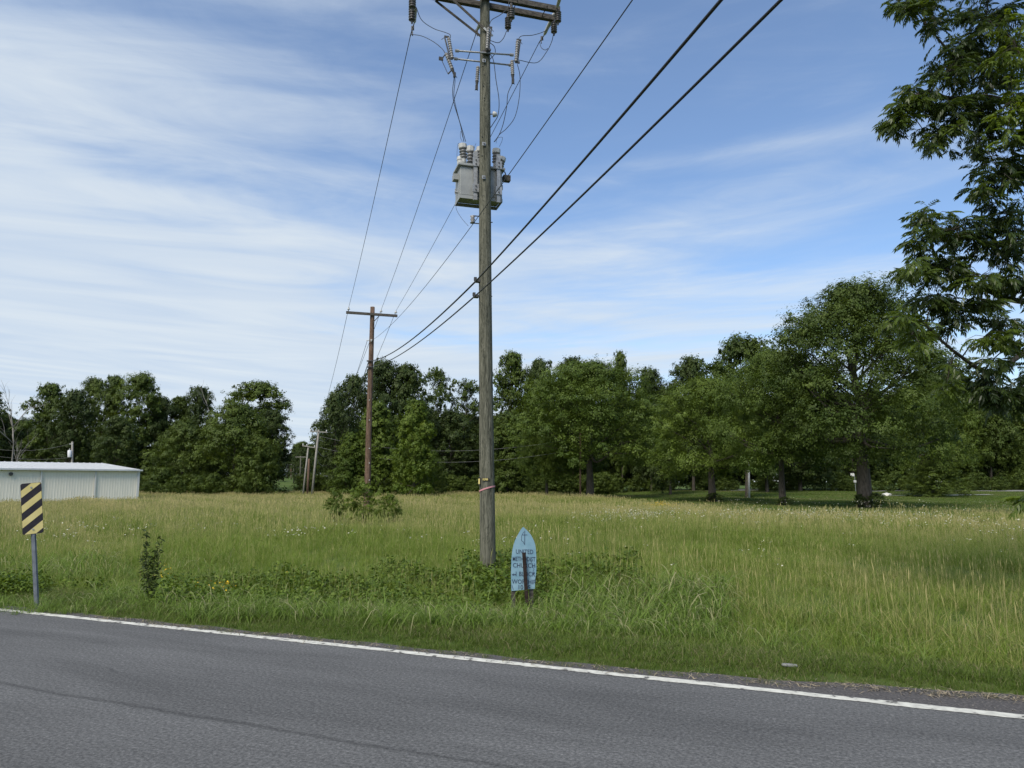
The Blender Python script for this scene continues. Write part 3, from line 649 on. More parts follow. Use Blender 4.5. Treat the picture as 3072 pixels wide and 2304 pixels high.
TREES = [
 (-60, 1175, 118, 80, 'oak_a', 'dark tree behind the white metal building, left of the bare dead tree', L_),
 (8, 1255, 122, 60, 'oak_b', 'low dark tree seen behind the bare grey dead tree', L_),
 (130, 1152, 116, 62, 'gum_a', 'first leafy tree right of the dead tree, ragged twin tops', L_),
 (205, 1172, 113, 58, 'oak_b', 'dark rounded tree directly behind the small pole with the transformer can', L_),
 (262, 1140, 122, 45, 'gum_b', 'narrow-topped tree rising behind the ridge of the white building', L_),
 (325, 1128, 120, 50, 'gum_a', 'tallest yellow-green crowned tree behind the right half of the white building', L_),
 (402, 1126, 117, 62, 'gum_b', 'tall tree with bare pale stems above the right corner of the white building', L_),
 (340, 1250, 108, 60, 'oak_a', 'lower dark tree in front, just above the roof end of the white building', L_),
 (470, 1195, 119, 60, 'oak_a', 'broad dark tree set back, right of the white building corner', L_),
 (528, 1192, 123, 55, 'gum_a', 'tree in the middle of the left woods, behind the dark bushy tree', L_),
 (585, 1162, 121, 55, 'oak_b', 'dark tree whose lumpy top stands left of two bare dead limbs', L_),
 (545, 1262, 104, 85, 'skirt', 'dark bushy tree with branches to the ground, right of the metal building', L_),
 (700, 1212, 103, 118, 'skirt', 'wide bushy olive-green tree filling the middle of the left woods', L_),
 (768, 1150, 116, 78, 'gum_b', 'flat-topped tree standing over the right end of the left woods', L_),
 (812, 1232, 108, 52, 'oak_b', 'last tree before the gap, its crown leaning out over the clearing', L_),
 (770, 1310, 100, 62, 'skirt', 'low dark bushy tree at the foot of the left woods beside the gap', L_),
 (1003, 1178, 101, 56, 'oak_a', 'first tree right of the gap, behind the leaning pale poles', C_),
 (1052, 1128, 106, 62, 'oak_b', 'tall dark tree left of the top of the brown utility pole', C_),
 (1140, 1083, 112, 78, 'oak_a', 'tall dark tree directly behind the brown utility pole', C_),
 (1215, 1095, 114, 72, 'oak_b', 'dark tree right of the brown pole, behind the bright green tree', C_),
 (1050, 1300, 92, 50, 'column', 'low leafy tree in front of the pale poles, left of the brown pole', C_),
 (1128, 1208, 93, 58, 'column', 'vine-covered column of a tree standing just right of the brown pole', C_),
 (1243, 1203, 88, 60, 'bright', 'bright yellow-green young tree standing in front of the dark woods', C_),
 (1308, 1104, 126, 52, 'open', 'thin tree with sky showing through, left of the big weathered pole', C_),
 (1395, 1140, 128, 58, 'open', 'thin open tree partly hidden behind the big weathered pole', C_),
 (1350, 1235, 118, 75, 'oak_a', 'deep dark tree in the shaded hollow left of the big weathered pole', C_),
 (1265, 1330, 96, 60, 'skirt', 'low leafy tree in shade between the bright tree and the big pole', C_),
 (1535, 1058, 112, 66, 'gum_a', 'tall light-topped tree just right of the big weathered pole', C_),
 (1625, 1082, 112, 68, 'oak_a', 'dark round-topped tree behind the left side of the wide spreading tree', C_),
 (1520, 1240, 95, 62, 'column', 'leafy tree hanging low, immediately right of the big weathered pole', C_, 'leaf_mid'),
 (1720, 1075, 114, 60, 'oak_b', 'dark tree whose top shows behind the wide spreading light green tree', C_),
 (1868, 1056, 118, 34, 'gum_a', 'pointed tree with a spire-like top behind the wide spreading tree', C_),
 (1770, 1092, 84, 182, 'broad', 'wide spreading light green tree in the middle of the woods', B_),
 (1640, 1260, 88, 70, 'broad_b', 'small leafy tree in front of the left flank of the wide spreading tree', B_),
 (1955, 1108, 116, 62, 'oak_a', 'dark tree seen between the wide spreading tree and the lawn trees', C_),
 (2080, 1073, 114, 72, 'oak_b', 'tall dark brownish tree behind the left lawn trees', C_),
 (2010, 1180, 100, 70, 'oak_a', 'shaded tree in the second row behind the first lawn trunk', C_),
 (2135, 1140, 70, 165, 'broad_b', 'broad low tree over the leftmost trunk on the lawn', B_),
 (2240, 1018, 84, 95, 'gum_b', 'tall loose-topped tree left of the largest tree', B_),
 (2345, 1060, 58, 150, 'broad', 'tree on the lawn left of the largest tree, second trunk', B_),
 (2590, 862, 52, 232, 'pecan', 'largest tree, tall domed crown over the thick ivy-footed trunk', B_),
 (2400, 1180, 112, 90, 'oak_a', 'dark tree in shadow behind the two lawn trunks', C_),
 (2300, 1200, 105, 80, 'oak_b', 'dark tree in shadow right behind the pale post on the lawn', C_),
 (2800, 1120, 84, 105, 'broad_b', 'leafy tree right of the largest tree with branches near the road', B_),
 (2560, 1250, 125, 90, 'oak_a', 'dark far tree behind the small roadside sign', C_),
 (2700, 1215, 128, 90, 'oak_b', 'dark tree across the far road, behind the largest tree', C_),
 (2860, 1225, 126, 80, 'gum_a', 'green tree across the far road under the hanging branches', C_),
 (2975, 1205, 124, 78, 'skirt', 'rounded green tree across the far road near the right edge', C_),
 (3080, 1190, 128, 80, 'gum_a', 'rightmost tree across the far road', C_),
 (3190, 1200, 128, 90, 'oak_a', 'dark tree across the far road beyond the hanging branches', C_),
 (2810, 1385, 82, 75, 'skirt', 'low bushy tree growing at the near edge of the far road', B_),
]
for t in TREES:
    u, vt, Y, hw, kd, lb, gr = t[:7]
    tree(u, vt, Y, hw, kd, lb, gr, lm=t[7] if len(t) > 7 else None)
# far wood that reads as one mass, behind everything
pc_kinds = [proto(k)[0] for k in ('oak_a', 'oak_b', 'gum_a', 'gum_b')]
g = np.random.default_rng(77)
n = 150; x = np.concatenate([np.linspace(-115, -48, 34), np.linspace(-33, 125, 116)]) + g.normal(0, 1.5, n); y = g.uniform(124, 146, n)
x[:34] *= 1.0
k = ~((x / y > -.345) & (x / y < -.265)); x, y = x[k], y[k]; n = len(x)
scatter('woodland_mass', pc_kinds, np.stack([x, y, gz(x, y)], -1), np.where(x < -20, g.uniform(.60, .80, n), np.where(x < 2, g.uniform(.7, .9, n), g.uniform(.85, 1.08, n))), g.uniform(0, 6.28, n), g.integers(0, 4, n), np.zeros(n))
n = 420; x = g.uniform(-420, 420, n); y = g.uniform(285, 330, n); k = np.abs(x) < 420; x, y = x[k], y[k]; n = len(x)
scatter('distant_woodland', pc_kinds, np.stack([x, y, gz(x, y) - 1.0], -1), g.uniform(.62, .95, n), g.uniform(0, 6.28, n), g.integers(0, 4, n), np.zeros(n))
# low growth along the feet of the woods
n = 420; x = np.concatenate([g.uniform(-64, -37, 110), g.uniform(-31, 14, 200), g.uniform(14, 100, 110)]); y = np.where(x < -37, 103, np.where(x < 14, 112, 118)) + g.normal(0, 2.5, n)
sp_ = proto('shrub')[0]
scatter('wood_edge_undergrowth', [sp_], np.stack([x, y, gz(x, y) - .1], -1), g.uniform(.5, 1.15, n), g.uniform(0, 6.28, n), np.zeros(n, int), np.zeros(n))
# far corridor shrubs at both sides of the gap
for (u, vt, Y, hw, lb) in ((836, 1375, 190, 18, 'far hazy tree on the left side of the gap'), (862, 1368, 225, 22, 'far hazy tree in the middle of the gap'), (905, 1345, 175, 26, 'far tree on the right side of the gap behind the thin poles'), (893, 1352, 235, 26, 'far dark tree top seen over the thin poles in the gap')):
    tree(u, vt, Y, hw, 'oak_a', lb, 'far trees in the gap')

def dead_tree(name, u, vt, vb, Y, label, seed, spreadpx, n1=6, r0=.16, depth=3):
    g2 = random.Random(seed); base = at(u, vb, Y); top = at(u, vt, Y); H = top[2] - base[2]; sp = spreadpx / F * Y
    e = empty(name, base, label, 'tree'); mb = MB()
    def br(p, d, L, r, lvl):
        pts = [p]; q = p.copy(); dd = d.copy()
        for k in range(4):
            dd = dd + np.array([g2.gauss(0, .14), g2.gauss(0, .14), g2.gauss(0.05, .08)]); dd /= np.linalg.norm(dd); q = q + dd * L / 4; pts.append(q.copy())
        mb.tube(pts, list(np.linspace(r, r * .35, 5)), 5)
        if lvl < depth:
            for k in range(3 if lvl else n1):
                j = g2.choice((1, 2, 3, 4)); a = g2.uniform(0, 6.28); s = g2.uniform(.5, .9)
                nd = dd + np.array([math.cos(a) * s, math.sin(a) * s, g2.uniform(0, .5)]); nd /= np.linalg.norm(nd)
                br(pts[j], nd, L * g2.uniform(.45, .65), r * .45, lvl + 1)
    br(np.array(base), np.array((g2.uniform(-.1, .1), 0, 1.0)), H * .62, r0, 0)
    o = mb.build('trunk', M_['deadwood'], e, smooth=True)
    return e
dead_tree('dead_tree', 40, 1160, 1480, 100, 'bare grey dead tree with forked branches beside the metal building', 9, 60, 6, .15)
dead_tree('dead_tree', 640, 1150, 1330, 112, 'thin bare dead limb sticking out of the left woods', 12, 20, 3, .12, 2)
dead_tree('dead_tree', 690, 1155, 1330, 112, 'second bare dead limb beside the flat-topped tree', 15, 20, 3, .10, 2)

# shrubs
SH = [(1092, 1448, 32.5, 54, 'leafy green bush hiding the foot of the brown utility pole', 'leaf_bright'), (1012, 1474, 32.5, 36, 'small bush left of the brown utility pole foot', 'leaf_light'),
      (1168, 1482, 33, 38, 'loose low bush right of the brown utility pole foot', 'leaf_bright'), (2352, 1490, 57, 26, 'dark sprouts around the second lawn trunk', 'leaf_dark'),
      (2625, 1478, 51, 30, 'ivy clump at the foot of the largest tree, right side', 'leaf_dark'), (2572, 1482, 51.5, 22, 'ivy clump at the foot of the largest tree, left side', 'leaf_dark'),
      (2140, 1478, 69, 30, 'dark brush around the leftmost lawn trunk', 'leaf_dark'), (2655, 1476, 100, 14, 'small round shrub on the lawn beside the pale gravel strip', 'leaf_dark'),
      (2247, 1478, 84, 16, 'pale weeds around the foot of the white post', 'leaf_light'), (455, 1440, 92, 32, 'brownish brush against the corner of the metal building', 'leaf_mid'), (3066, 1470, 16, 22, 'hanging green sprig beside the meadow at the right', 'leaf_light')]
for u, vt, Y, hw, lb, lm in SH[:-1]:
    tree(u, vt, Y, hw, 'shrub', lb, 'shrubs in and around the meadow', 'shrub', 'shrub', lm=lm)
# slender upright shrub by the roadside
def sapling():
    b = at(448, 1795, 11.2); b[2] = float(gz(b[0], b[1])); tp = at(450, 1590, 11.2)
    e = empty('sapling', b, 'slender upright dark green sapling with curled leaves near the striped sign', 'sapling'); g2 = np.random.default_rng(4)
    mb = MB(); P = []; T = []
    for (du, vt, r) in ((-8, 1590, .006), (14, 1640, .005), (-18, 1650, .004), (26, 1612, .004), (4, 1670, .004)):
        t = at(448 + du * 1.2, vt, 11.2 + g2.normal(0, .05)); m = (b + t) / 2 + np.array((du * .0012, g2.normal(0, .02), 0))
        pts = smooth_path([b + g2.normal(0, .015, 3) * (1, 1, 0), m, t], 8); mb.tube(pts, list(np.linspace(r, r * .3, len(pts))), 5)
        pts = np.array(pts)
        for _ in range(120):
            q = g2.uniform(.10, 1) ; p = np.array([np.interp(q * (len(pts) - 1), np.arange(len(pts)), pts[:, j]) for j in range(3)])
            a = g2.uniform(0, 6.28); d = np.array((math.cos(a), math.sin(a), g2.uniform(-.3, .5))); P.append(p + d * g2.uniform(.015, .055 if q > .5 else .10)); T.append(d)
    mb.build('stem', M_['bark'], e, smooth=True)
    P = np.array(P) - b; T = np.array(T); Nn = g2.normal(0, .5, P.shape); Nn[:, 2] += .8; L = g2.uniform(.045, .09, len(P))
    V, Qd = leaf_quads(P, Nn, L, L * .45, g2, T)
    tag(link('foliage', mesh_np('foliage', V, [Qd], M_['leaf_dark'], tint=g2.uniform(.2, 1, len(P))), e), kind='stuff')
sapling()

# overhanging pecan on the right -----------------------------------
def near_pecan():
    g2 = np.random.default_rng(21)
    base = np.array((12.6, 12.4, float(gz(12.6, 12.4))))
    e = empty('pecan_tree', base, 'near tree at the right whose drooping compound leaves hang into view', 'tree')
    # compound leaf prototypes: leaflets along a drooping rachis, local +X outwards
    def compound(k):
        Ls = g2.uniform(.21, .30); n = g2.integers(5, 7); V = []; Fq = []; Ft = []; o = 0; rz = []
        for j in range(n * 2 + 1):
            if j == n * 2: t = 1.0; sd = 0
            else: t = .22 + .74 * (j // 2) / (n - 1); sd = 1 if j % 2 else -1
            bp = np.array((Ls * t * (1 - .10 * t), 0, -.34 * Ls * t ** 2 * 1.3))
            tang = np.array((1, 0, -.9 * t)); tang /= np.linalg.norm(tang)
            d = tang * (.55 if sd else 1) + np.array((0, sd * .85, 0)) + np.array((0, 0, -.55 - g2.uniform(0, .35))); d /= np.linalg.norm(d)
            L = g2.uniform(.075, .105) * (1 if t > .35 else .8); wv = np.cross(d, (0, 0, 1.0)) + g2.normal(0, .25, 3); wv -= d * (wv @ d); wv /= np.linalg.norm(wv); nn = np.cross(wv, d); w = L * .155
            cur = tang * .12 * L
            pts = [bp, bp + d * L * .30 + wv * w, bp + d * L * .30 - wv * w, bp + d * L * .65 + wv * w * .8 + cur * .6 - nn * .02 * L, bp + d * L * .65 - wv * w * .8 + cur * .6 - nn * .02 * L, bp + d * L + cur * 2]
            V += pts; Ft += [(o, o + 1, o + 2), (o + 3, o + 5, o + 4)]; Fq += [(o + 1, o + 3, o + 4, o + 2)]; o += 6
        rp = [np.array((Ls * t * (1 - .10 * t), 0, -.34 * Ls * t ** 2 * 1.3)) for t in (0, .5, 1)]
        Vr, Qr = tube_np(rp, .0016, 3); Fq = Fq + [tuple(q + o) for q in Qr]
        return np.array(V + list(Vr)), np.array(Fq), np.array(Ft)
    protos = [compound(k) for k in range(6)]
    Vs, Qs, Ts_, t1, t2 = [], [], [], [], []; off = 0; limb = MB()
    CL = [ # u, v, ru, rv, tips, Y, tint
     (2760, 10, 75, 30, 9, 10.5, .25), (2810, 60, 36, 36, 4, 10.5, .2), (2720, 20, 30, 30, 4, 10.4, .3),
     (2960, 60, 110, 70, 24, 11.2, .15), (3050, 140, 60, 80, 12, 10.6, .75), (2880, 150, 50, 60, 9, 11, .2), (2960, 200, 90, 80, 18, 11.2, .1),
     (2850, 215, 60, 50, 9, 10.7, .25), (2760, 290, 55, 35, 8, 10.6, .35), (2712, 335, 42, 30, 8, 10.6, .4), (2682, 372, 20, 18, 4, 10.6, .35),
     (2860, 320, 80, 50, 14, 10.9, .15), (2790, 420, 36, 26, 4, 10.7, .2), (2820, 400, 50, 40, 7, 10.8, .3), (2950, 350, 80, 60, 14, 11.2, .1),
     (3040, 300, 50, 70, 11, 10.4, .85), (3050, 420, 40, 50, 7, 10.7, .4), (2940, 430, 40, 34, 4, 11, .1), (3020, 480, 60, 30, 6, 11, .1),
     (2990, 520, 50, 34, 8, 10.8, .2), (2950, 570, 34, 24, 5, 10.7, .3), (3060, 520, 30, 30, 4, 11, .1),
     (2800, 650, 50, 28, 7, 10.5, .35), (2860, 690, 80, 40, 11, 10.8, .2), (3020, 640, 60, 40, 9, 11, .1), (2940, 720, 80, 50, 13, 11.1, .2), (3050, 730, 50, 50, 8, 11, .1),
     (2760, 740, 36, 36, 5, 10.6, .3), (2740, 810, 34, 34, 6, 10.5, .45), (2830, 800, 70, 55, 12, 10.9, .15), (2940, 830, 80, 50, 13, 10.8, .35), (3040, 850, 50, 60, 9, 11, .1),
     (2810, 900, 60, 40, 9, 10.8, .15), (2920, 910, 70, 40, 8, 11, .2), (2870, 960, 50, 40, 6, 10.9, .1), (3020, 960, 50, 40, 5, 10.9, .15), (2720, 960, 34, 30, 5, 10.3, .5), (2735, 1010, 26, 24, 4, 10.3, .5),
     (2960, 1010, 60, 26, 6, 10.7, .55), (3050, 1040, 40, 36, 5, 10.7, .4), (2850, 1100, 34, 24, 3, 10.9, .5), (2840, 1150, 30, 26, 3, 10.9, .45), (2960, 1140, 44, 44, 9, 10.6, .05), (3000, 1190, 60, 40, 9, 10.7, .05), (3060, 1170, 40, 44, 7, 10.7, .1), (2980, 1090, 40, 30, 4, 10.7, .15),
     (3085, 1500, 12, 16, 2, 9.0, .6),
     (3180, 100, 120, 150, 26, 12, .2), (3200, 420, 120, 140, 24, 12, .2), (3210, 760, 120, 120, 20, 12, .2), (3190, 1060, 110, 100, 14, 12, .2), (3000, -110, 200, 80, 20, 11, .2),
     (3380, 300, 120, 200, 16, 13, .2), (3400, 800, 120, 200, 14, 13, .2), (3300, -150, 200, 100, 14, 12, .2), (3600, 200, 150, 250, 12, 14, .3), (3600, 800, 150, 250, 12, 14, .3)]
    LIMBS = [((3520, 1150), [(3380, 1220), (3260, 1360), (3150, 1470)]), ((3500, 420), [(3300, 250), (3072, 190), (2900, 190), (2780, 80)]), ((3500, 600), [(3250, 400), (3000, 300), (2850, 295), (2770, 275), (2690, 330)]),
             ((3500, 900), [(3300, 620), (3100, 560), (2980, 540)]), ((3520, 1100), [(3250, 900), (3072, 905), (2960, 870), (2830, 800), (2780, 700)]),
             ((3520, 1150), [(3250, 1010), (3072, 1060), (2980, 1120), (2870, 1060), (2760, 960)]), ((3520, 200), [(3300, 0), (3072, -60), (2900, -40)])]
    nodes_ = []
    for (su, sv), pth in LIMBS:
        Ys = np.linspace(12.0, 10.7, len(pth) + 1); P = [at(su, sv, Ys[0])] + [at(a, b, y) for (a, b), y in zip(pth, Ys[1:])]
        P = smooth_path([np.array((base[0] - .1, base[1], max(2.2, P[0][2] - 1.0)))] + P, 7); limb.tube(P, list(np.linspace(.085, .012, len(P))), 7)
        nodes_ += list(P[7:])
    nodes_ = np.array(nodes_)
    for (u, v, ru, rv, nt, Y, tn) in CL:
        c = at(u, v, Y); j = np.argmin(np.linalg.norm(nodes_ - c, axis=1)); a0 = nodes_[j]
        limb.tube(smooth_path([a0, (a0 + c) / 2 + np.array((0, 0, .08)), c], 4), list(np.linspace(.012, .006, 9)), 4)
        for k in range(int(nt * 1.8)):
            q = g2.normal(0, .62, 2); tip = at(u + q[0] * ru, v + q[1] * rv, Y + g2.normal(0, .28))
            md = (c + tip) / 2 + np.array((0, 0, .05)); limb.tube([c, md, tip], [.005, .004, .003], 3, cap=False)
            out = tip - c; out[2] = 0; az0 = math.atan2(out[1], out[0]) if np.linalg.norm(out) > .05 else math.pi
            nl = g2.integers(6, 10)
            for m in range(nl):
                V, Qd, T = protos[g2.integers(0, 6)]
                az = az0 + g2.normal(0, 1.1); el = g2.uniform(-.55, .55); ro = g2.normal(0, .3); sc = g2.uniform(.6, 1.0)
                Mx = (Matrix.Rotation(az, 3, 'Z') @ Matrix.Rotation(-el, 3, 'Y') @ Matrix.Rotation(ro, 3, 'X'))
                A = np.array(Mx) * sc; back = (c - tip) * g2.uniform(0, .45)
                Vs.append(V @ A.T + tip + back - base); Qs.append(Qd + off); Ts_.append(T + off); off += len(V)
                tt = np.clip(tn + g2.normal(0, .13), 0, 1); t1.append(np.full(len(Qd), tt)); t2.append(np.full(len(T), tt))
    V = np.concatenate(Vs); me = mesh_np('pecan_crown', V, [np.concatenate(Qs), np.concatenate(Ts_)], M_['leaf_pecan'], tint=np.concatenate(t1 + t2))
    tag(link('crown', me, e), kind='stuff')
    limb.tube(smooth_path([base + (0, 0, -.3), base + (0.02, 0, 2), base + (.1, .1, 5), base + (-.1, .3, 9)], 4), list(np.linspace(.34, .12, 13)), 12)
    limb.build('trunk', M_['bark'], e, smooth=True)
near_pecan()

# ------------------------------------------------------------------ white metal building
M_['siding'] = noise_mat('painted_siding', [(0.3, (0.75, 0.70, 0.58)), (0.7, (0.82, 0.77, 0.645))], (1, 1, .2), 1.5, 5, rough=.5)
M_['roofing'] = noise_mat('metal_roofing', [(0.3, (0.48, 0.495, 0.50)), (0.7, (0.57, 0.58, 0.58))], ns=.6, rough=.4)
M_['trim'] = mat('white_trim', (0.62, 0.61, 0.57), .5); M_['vent'] = mat('dark_vent', (0.06, 0.06, 0.06), .6)
def building():
    zg = float(gz(*BC)) - .05; Lw, Dp, eh, rh = 46.0, 24.0, 0, 0
    ev = at(425, 1409, 73.0)[2]; rd = ev + .85
    e = empty('metal_building', (BC[0], BC[1], zg), 'long low white ribbed metal building at the left edge of the meadow', 'building')
    x3 = lambda a, b, z: np.array((BC[0] + BW[0] * a + BD[0] * b, BC[1] + BW[1] * a + BD[1] * b, z))
    ax = [np.array((*BW, 0)), np.array((*BD, 0)), np.array((0, 0, 1.0))]
    MB().box(x3(Lw / 2, Dp / 2, (zg - .5 + ev) / 2 - .06), (Lw - .16, Dp - .16, ev - zg + .3), ax).build('wall', M_['siding'], e)
    # ribbed sheets along the front, each one a panel
    pw = .92; hh = ev - zg + .38
    prof = []
    for k in range(4):
        a = k * pw / 4; prof += [(a, 0), (a + .15, 0), (a + .17, -.010), (a + .21, -.010)]
    prof += [(pw - .004, 0)]
    mb = MB(); n = len(prof)
    V = [np.array((*(BW * a + BD * b), 0.0)) for a, b in prof] + [np.array((*(BW * a + BD * b), hh)) for a, b in prof]
    me = bpy.data.meshes.new('wall_panel'); me.from_pydata([tuple(map(float, v)) for v in V], [], [(i, i + 1, n + i + 1, n + i) for i in range(n - 1)]); me.materials.append(M_['siding'])
    for k in range(int(Lw / pw)):
        o = link('wall_panel', me, e); p = x3(k * pw + .06, .03, zg - .42) - np.array(e.location[:]); o.location = tuple(p)
    # roof planes with standing ribs
    for sgn, b0, b1, z0, z1 in ((1, -.25, Dp / 2, ev - .02, rd), (2, Dp + .25, Dp / 2, ev - .02, rd)):
        mb = MB(); q = [x3(-.25, b0, z0), x3(Lw + .2, b0, z0), x3(Lw + .2, b1, z1), x3(-.25, b1, z1)]
        mb.add([*q, *[p - np.array((0, 0, .06)) for p in q]], [(0, 1, 2, 3), (7, 6, 5, 4), (0, 4, 5, 1), (1, 5, 6, 2), (2, 6, 7, 3), (3, 7, 4, 0)])
        o = mb.build('roof', M_['roofing'], e)
        if sgn == 1:
            rb = MB()
            for k in range(int(Lw / .6)):
                a = k * .6; rb.box((x3(a, b0, z0) + x3(a, b1, z1)) / 2 + np.array((0, 0, .022)), (.05, b1 - b0, .04), [ax[0], (x3(a, b1, z1) - x3(a, b0, z0)) / np.linalg.norm(x3(a, b1, z1) - x3(a, b0, z0)), ax[2]])
            tag(rb.build('roof_rib', M_['roofing'], e), kind='stuff')
    MB().box(x3(Lw / 2 - .02, -.30, ev - .07), (Lw + .5, .12, .15), ax).build('gutter', M_['roofing'], e)
    MB().box(x3(0, -.03, (zg + ev) / 2 - .2), (.22, .10, ev - zg + .2), ax).build('corner_trim', M_['trim'], e)
    # gable end triangle
    mb = MB(); mb.add([x3(.05, 0, ev - .1), x3(.05, Dp, ev - .1), x3(.05, Dp / 2, rd - .06)], [(0, 1, 2)]); mb.build('gable', M_['siding'], e)
    for u in (285, 122):
        a_, lo, hi = 0, 0, 40
        for _ in range(30):
            m = (lo + hi) / 2; p = x3(m, 0, 1); uu = 1536 + F * p[0] / (p[1] * CP)
            if uu > u: lo = m
            else: hi = m
        MB().box(x3(lo, -.09, (zg + ev) / 2 - .15), (.10, .10, ev - zg - .1), ax).build('downspout', M_['trim'], e)
        if u == 122: pass
    lo, hi = 0, 40
    for _ in range(30):
        m = (lo + hi) / 2; p = x3(m, 0, 1); lo, hi = (m, hi) if 1536 + F * p[0] / (p[1] * CP) > 30 else (lo, m)
    c = x3(lo, -.06, ev - .50); MB().tube([c, c + np.array((*(-BD * .12), 0))], .16, 12).build('wall_vent', M_['vent'], e)
building()

# ------------------------------------------------------------------ utility poles and lines
LD = np.array((-.283, .959, 0)); LD /= np.linalg.norm(LD); AD = np.array((LD[1], -LD[0], 0)); UP = np.array((0, 0, 1.0))
def shaft(p0, p1, r0, r1, m, e, name='shaft', sides=20):
    n = 24; pts = [np.array(p0) + (np.array(p1) - np.array(p0)) * t for t in np.linspace(0, 1, n)]
    g2 = np.random.default_rng(8); ph = g2.uniform(0, 6, 3)
    pts = [p + np.array((.012 * math.sin(6 * t + ph[0]), 0, 0)) for p, t in zip(pts, np.linspace(0, 1, n))]
    return MB().tube(pts, list(np.linspace(r0, r1, n)), sides).build(name, m, e, smooth=True)
def main_pole():
    b = at(1463, 1722, 14.0); tp = at(1453, 60, 14.0)
    ax_ = lambda z: b + (tp - b) * ((z - b[2]) / (tp[2] - b[2]))
    z0 = float(gz(b[0], 14.0)); base = ax_(z0); top = ax_(11.92)
    e = empty('utility_pole', base, 'tall weathered grey-green wooden utility pole with double crossarm beside the blue sign', 'utility pole')
    shaft(base - (0, 0, .4), top, .152, .098, M_['pole'], e)
    c = ax_(11.60)
    for k, (off, zc) in enumerate(((-.155, 11.62), (.155, 11.62))):
        MB().box(c + LD * off + UP * (zc - 11.60) + AD * .10, (3.0, .095, .122), [AD, LD, UP]).build('crossarm', M_['arm'], e, bevel=.006)
    for off in (-.215, .215):                                   # flat braces down to the pole on the left side
        p0 = c + AD * (-.98) + LD * off - UP * .03; p1 = ax_(10.86) + LD * (off * .62) + AD * .02
        d = p1 - p0; L = np.linalg.norm(d); d /= L; w = np.cross(d, LD)
        MB().box((p0 + p1) / 2, (L, .012, .05), [d, LD, w]).build('crossarm_brace', M_['arm'], e)
        MB().box(p1 + d * .03 - LD * .008, (.24, .012, .045), [d, LD, w]).build('brace_bracket', M_['polymer'], e)
    for a in (-1.05, -.05, .55, 1.2):                           # through bolts joining both arms
        MB().tube([c + AD * (a + .1) - LD * .25, c + AD * (a + .1) + LD * .25], .010, 6).build('bolt', M_['metal_dark'], e)
    # ribbed arresters hanging from both arms
    for (u, v0, v1, Y, r) in ((1237, -12, 24, 13.42, .075), (1236, 24, 62, 13.72, .072), (1534, 24, 56, 13.98, .072), (1524, 52, 86, 14.30, .070), (1674, 34, 66, 14.30, .072), (1662, 66, 98, 14.6, .070)):
        p0, p1 = at(u, v0, Y), at(u, v1, Y)
        o = MB().ribbed(p0, p1, r, 5, .70, 14).build('insulator', M_['porcelain_dark'], e, smooth=True)
        MB().tube([p1 + UP * .0, p1 - UP * .07], [.03, .014], 8).build('clamp', M_['metal_dark'], o)
        MB().tube([p0 + UP * .10, p0], .03, 8).build('clamp', M_['metal_dark'], o)
    # pale polymer dead ends towards the next pole
    for (a, b_, c_) in (((1246, 22, 13.6), (1243, 68, 14.25), (1231, 108, 14.9)), ((1664, 38, 14.5), (1632, 106, 15.1), (1617, 128, 15.5)), ((1682, -16, 13.6), (1672, 22, 14.2), (1664, 34, 14.4)), ((1447, 60, 14.2), (1432, 88, 14.5), (1427, 104, 14.9))):
        p, q, s_ = at(*a), at(*b_), at(*c_)
        o = MB().tube([p, p + (q - p) * .12, p + (q - p) * .9, q], [.02, .042, .036, .015], 10).build('dead_end_insulator', M_['polymer'], e, smooth=True)
        MB().tube([q, s_], .012, 6).box(q + (s_ - q) * .4, (.06, .03, .09)).box(q + (s_ - q) * .8 + AD * .03, (.02, .02, .10)).build('clevis', M_['metal_dark'], o)
    # mid height pipe brackets
    for Y, ul, ur, vl, vr in ((13.84, 1366, 1540, 152, 165), (14.16, 1362, 1536, 176, 196)):
        p, q = at(ul, vl, Y - .2), at(ur, vr, Y + .2)
        o = MB().tube([p, q], .018, 8).build('bracket_arm', M_['galv'], e, smooth=True)
        d = (q - p) / np.linalg.norm(q - p); MB().tube([p, p + d * .07], .032, 8).build('end_cap', M_['galv'], o); MB().tube([q - d * .07, q], .032, 8).build('end_cap', M_['galv'], o)
    cc = ax_(10.38); MB().box(cc - LD * .14, (.16, .05, .07), [AD, LD, UP]).tube([cc - LD * .3, cc + LD * .3], .014, 6).build('pole_clamp', M_['metal_dark'], e)
    # fused cutouts: ribbed body with a fuse tube beside it
    for (a, b_, off, rr) in (((1346, 114, 13.75), (1357, 176, 13.75), -12, .040), ((1465, 84, 13.8), (1461, 148, 13.8), 9, .038), ((1553, 122, 14.0), (1548, 186, 14.0), 8, .040)):
        p, q = at(*a), at(*b_); sh = AD * (off * 14.9 / F)
        o = MB().ribbed(p, q, rr, 9, .72, 12).build('fuse_cutout', M_['porcelain'], e, smooth=True)
        MB().tube([p + sh - UP * .0, q + sh * .6], .015, 8).box(p + sh * .5 + UP * .02, (.10, .03, .03), [AD, LD, UP]).box(q + sh * .5, (.10, .03, .04), [AD, LD, UP]).tube([p + sh, p + sh * 1.8 - UP * .06], .006, 5).build('fuse_tube', M_['metal_dark'], o)
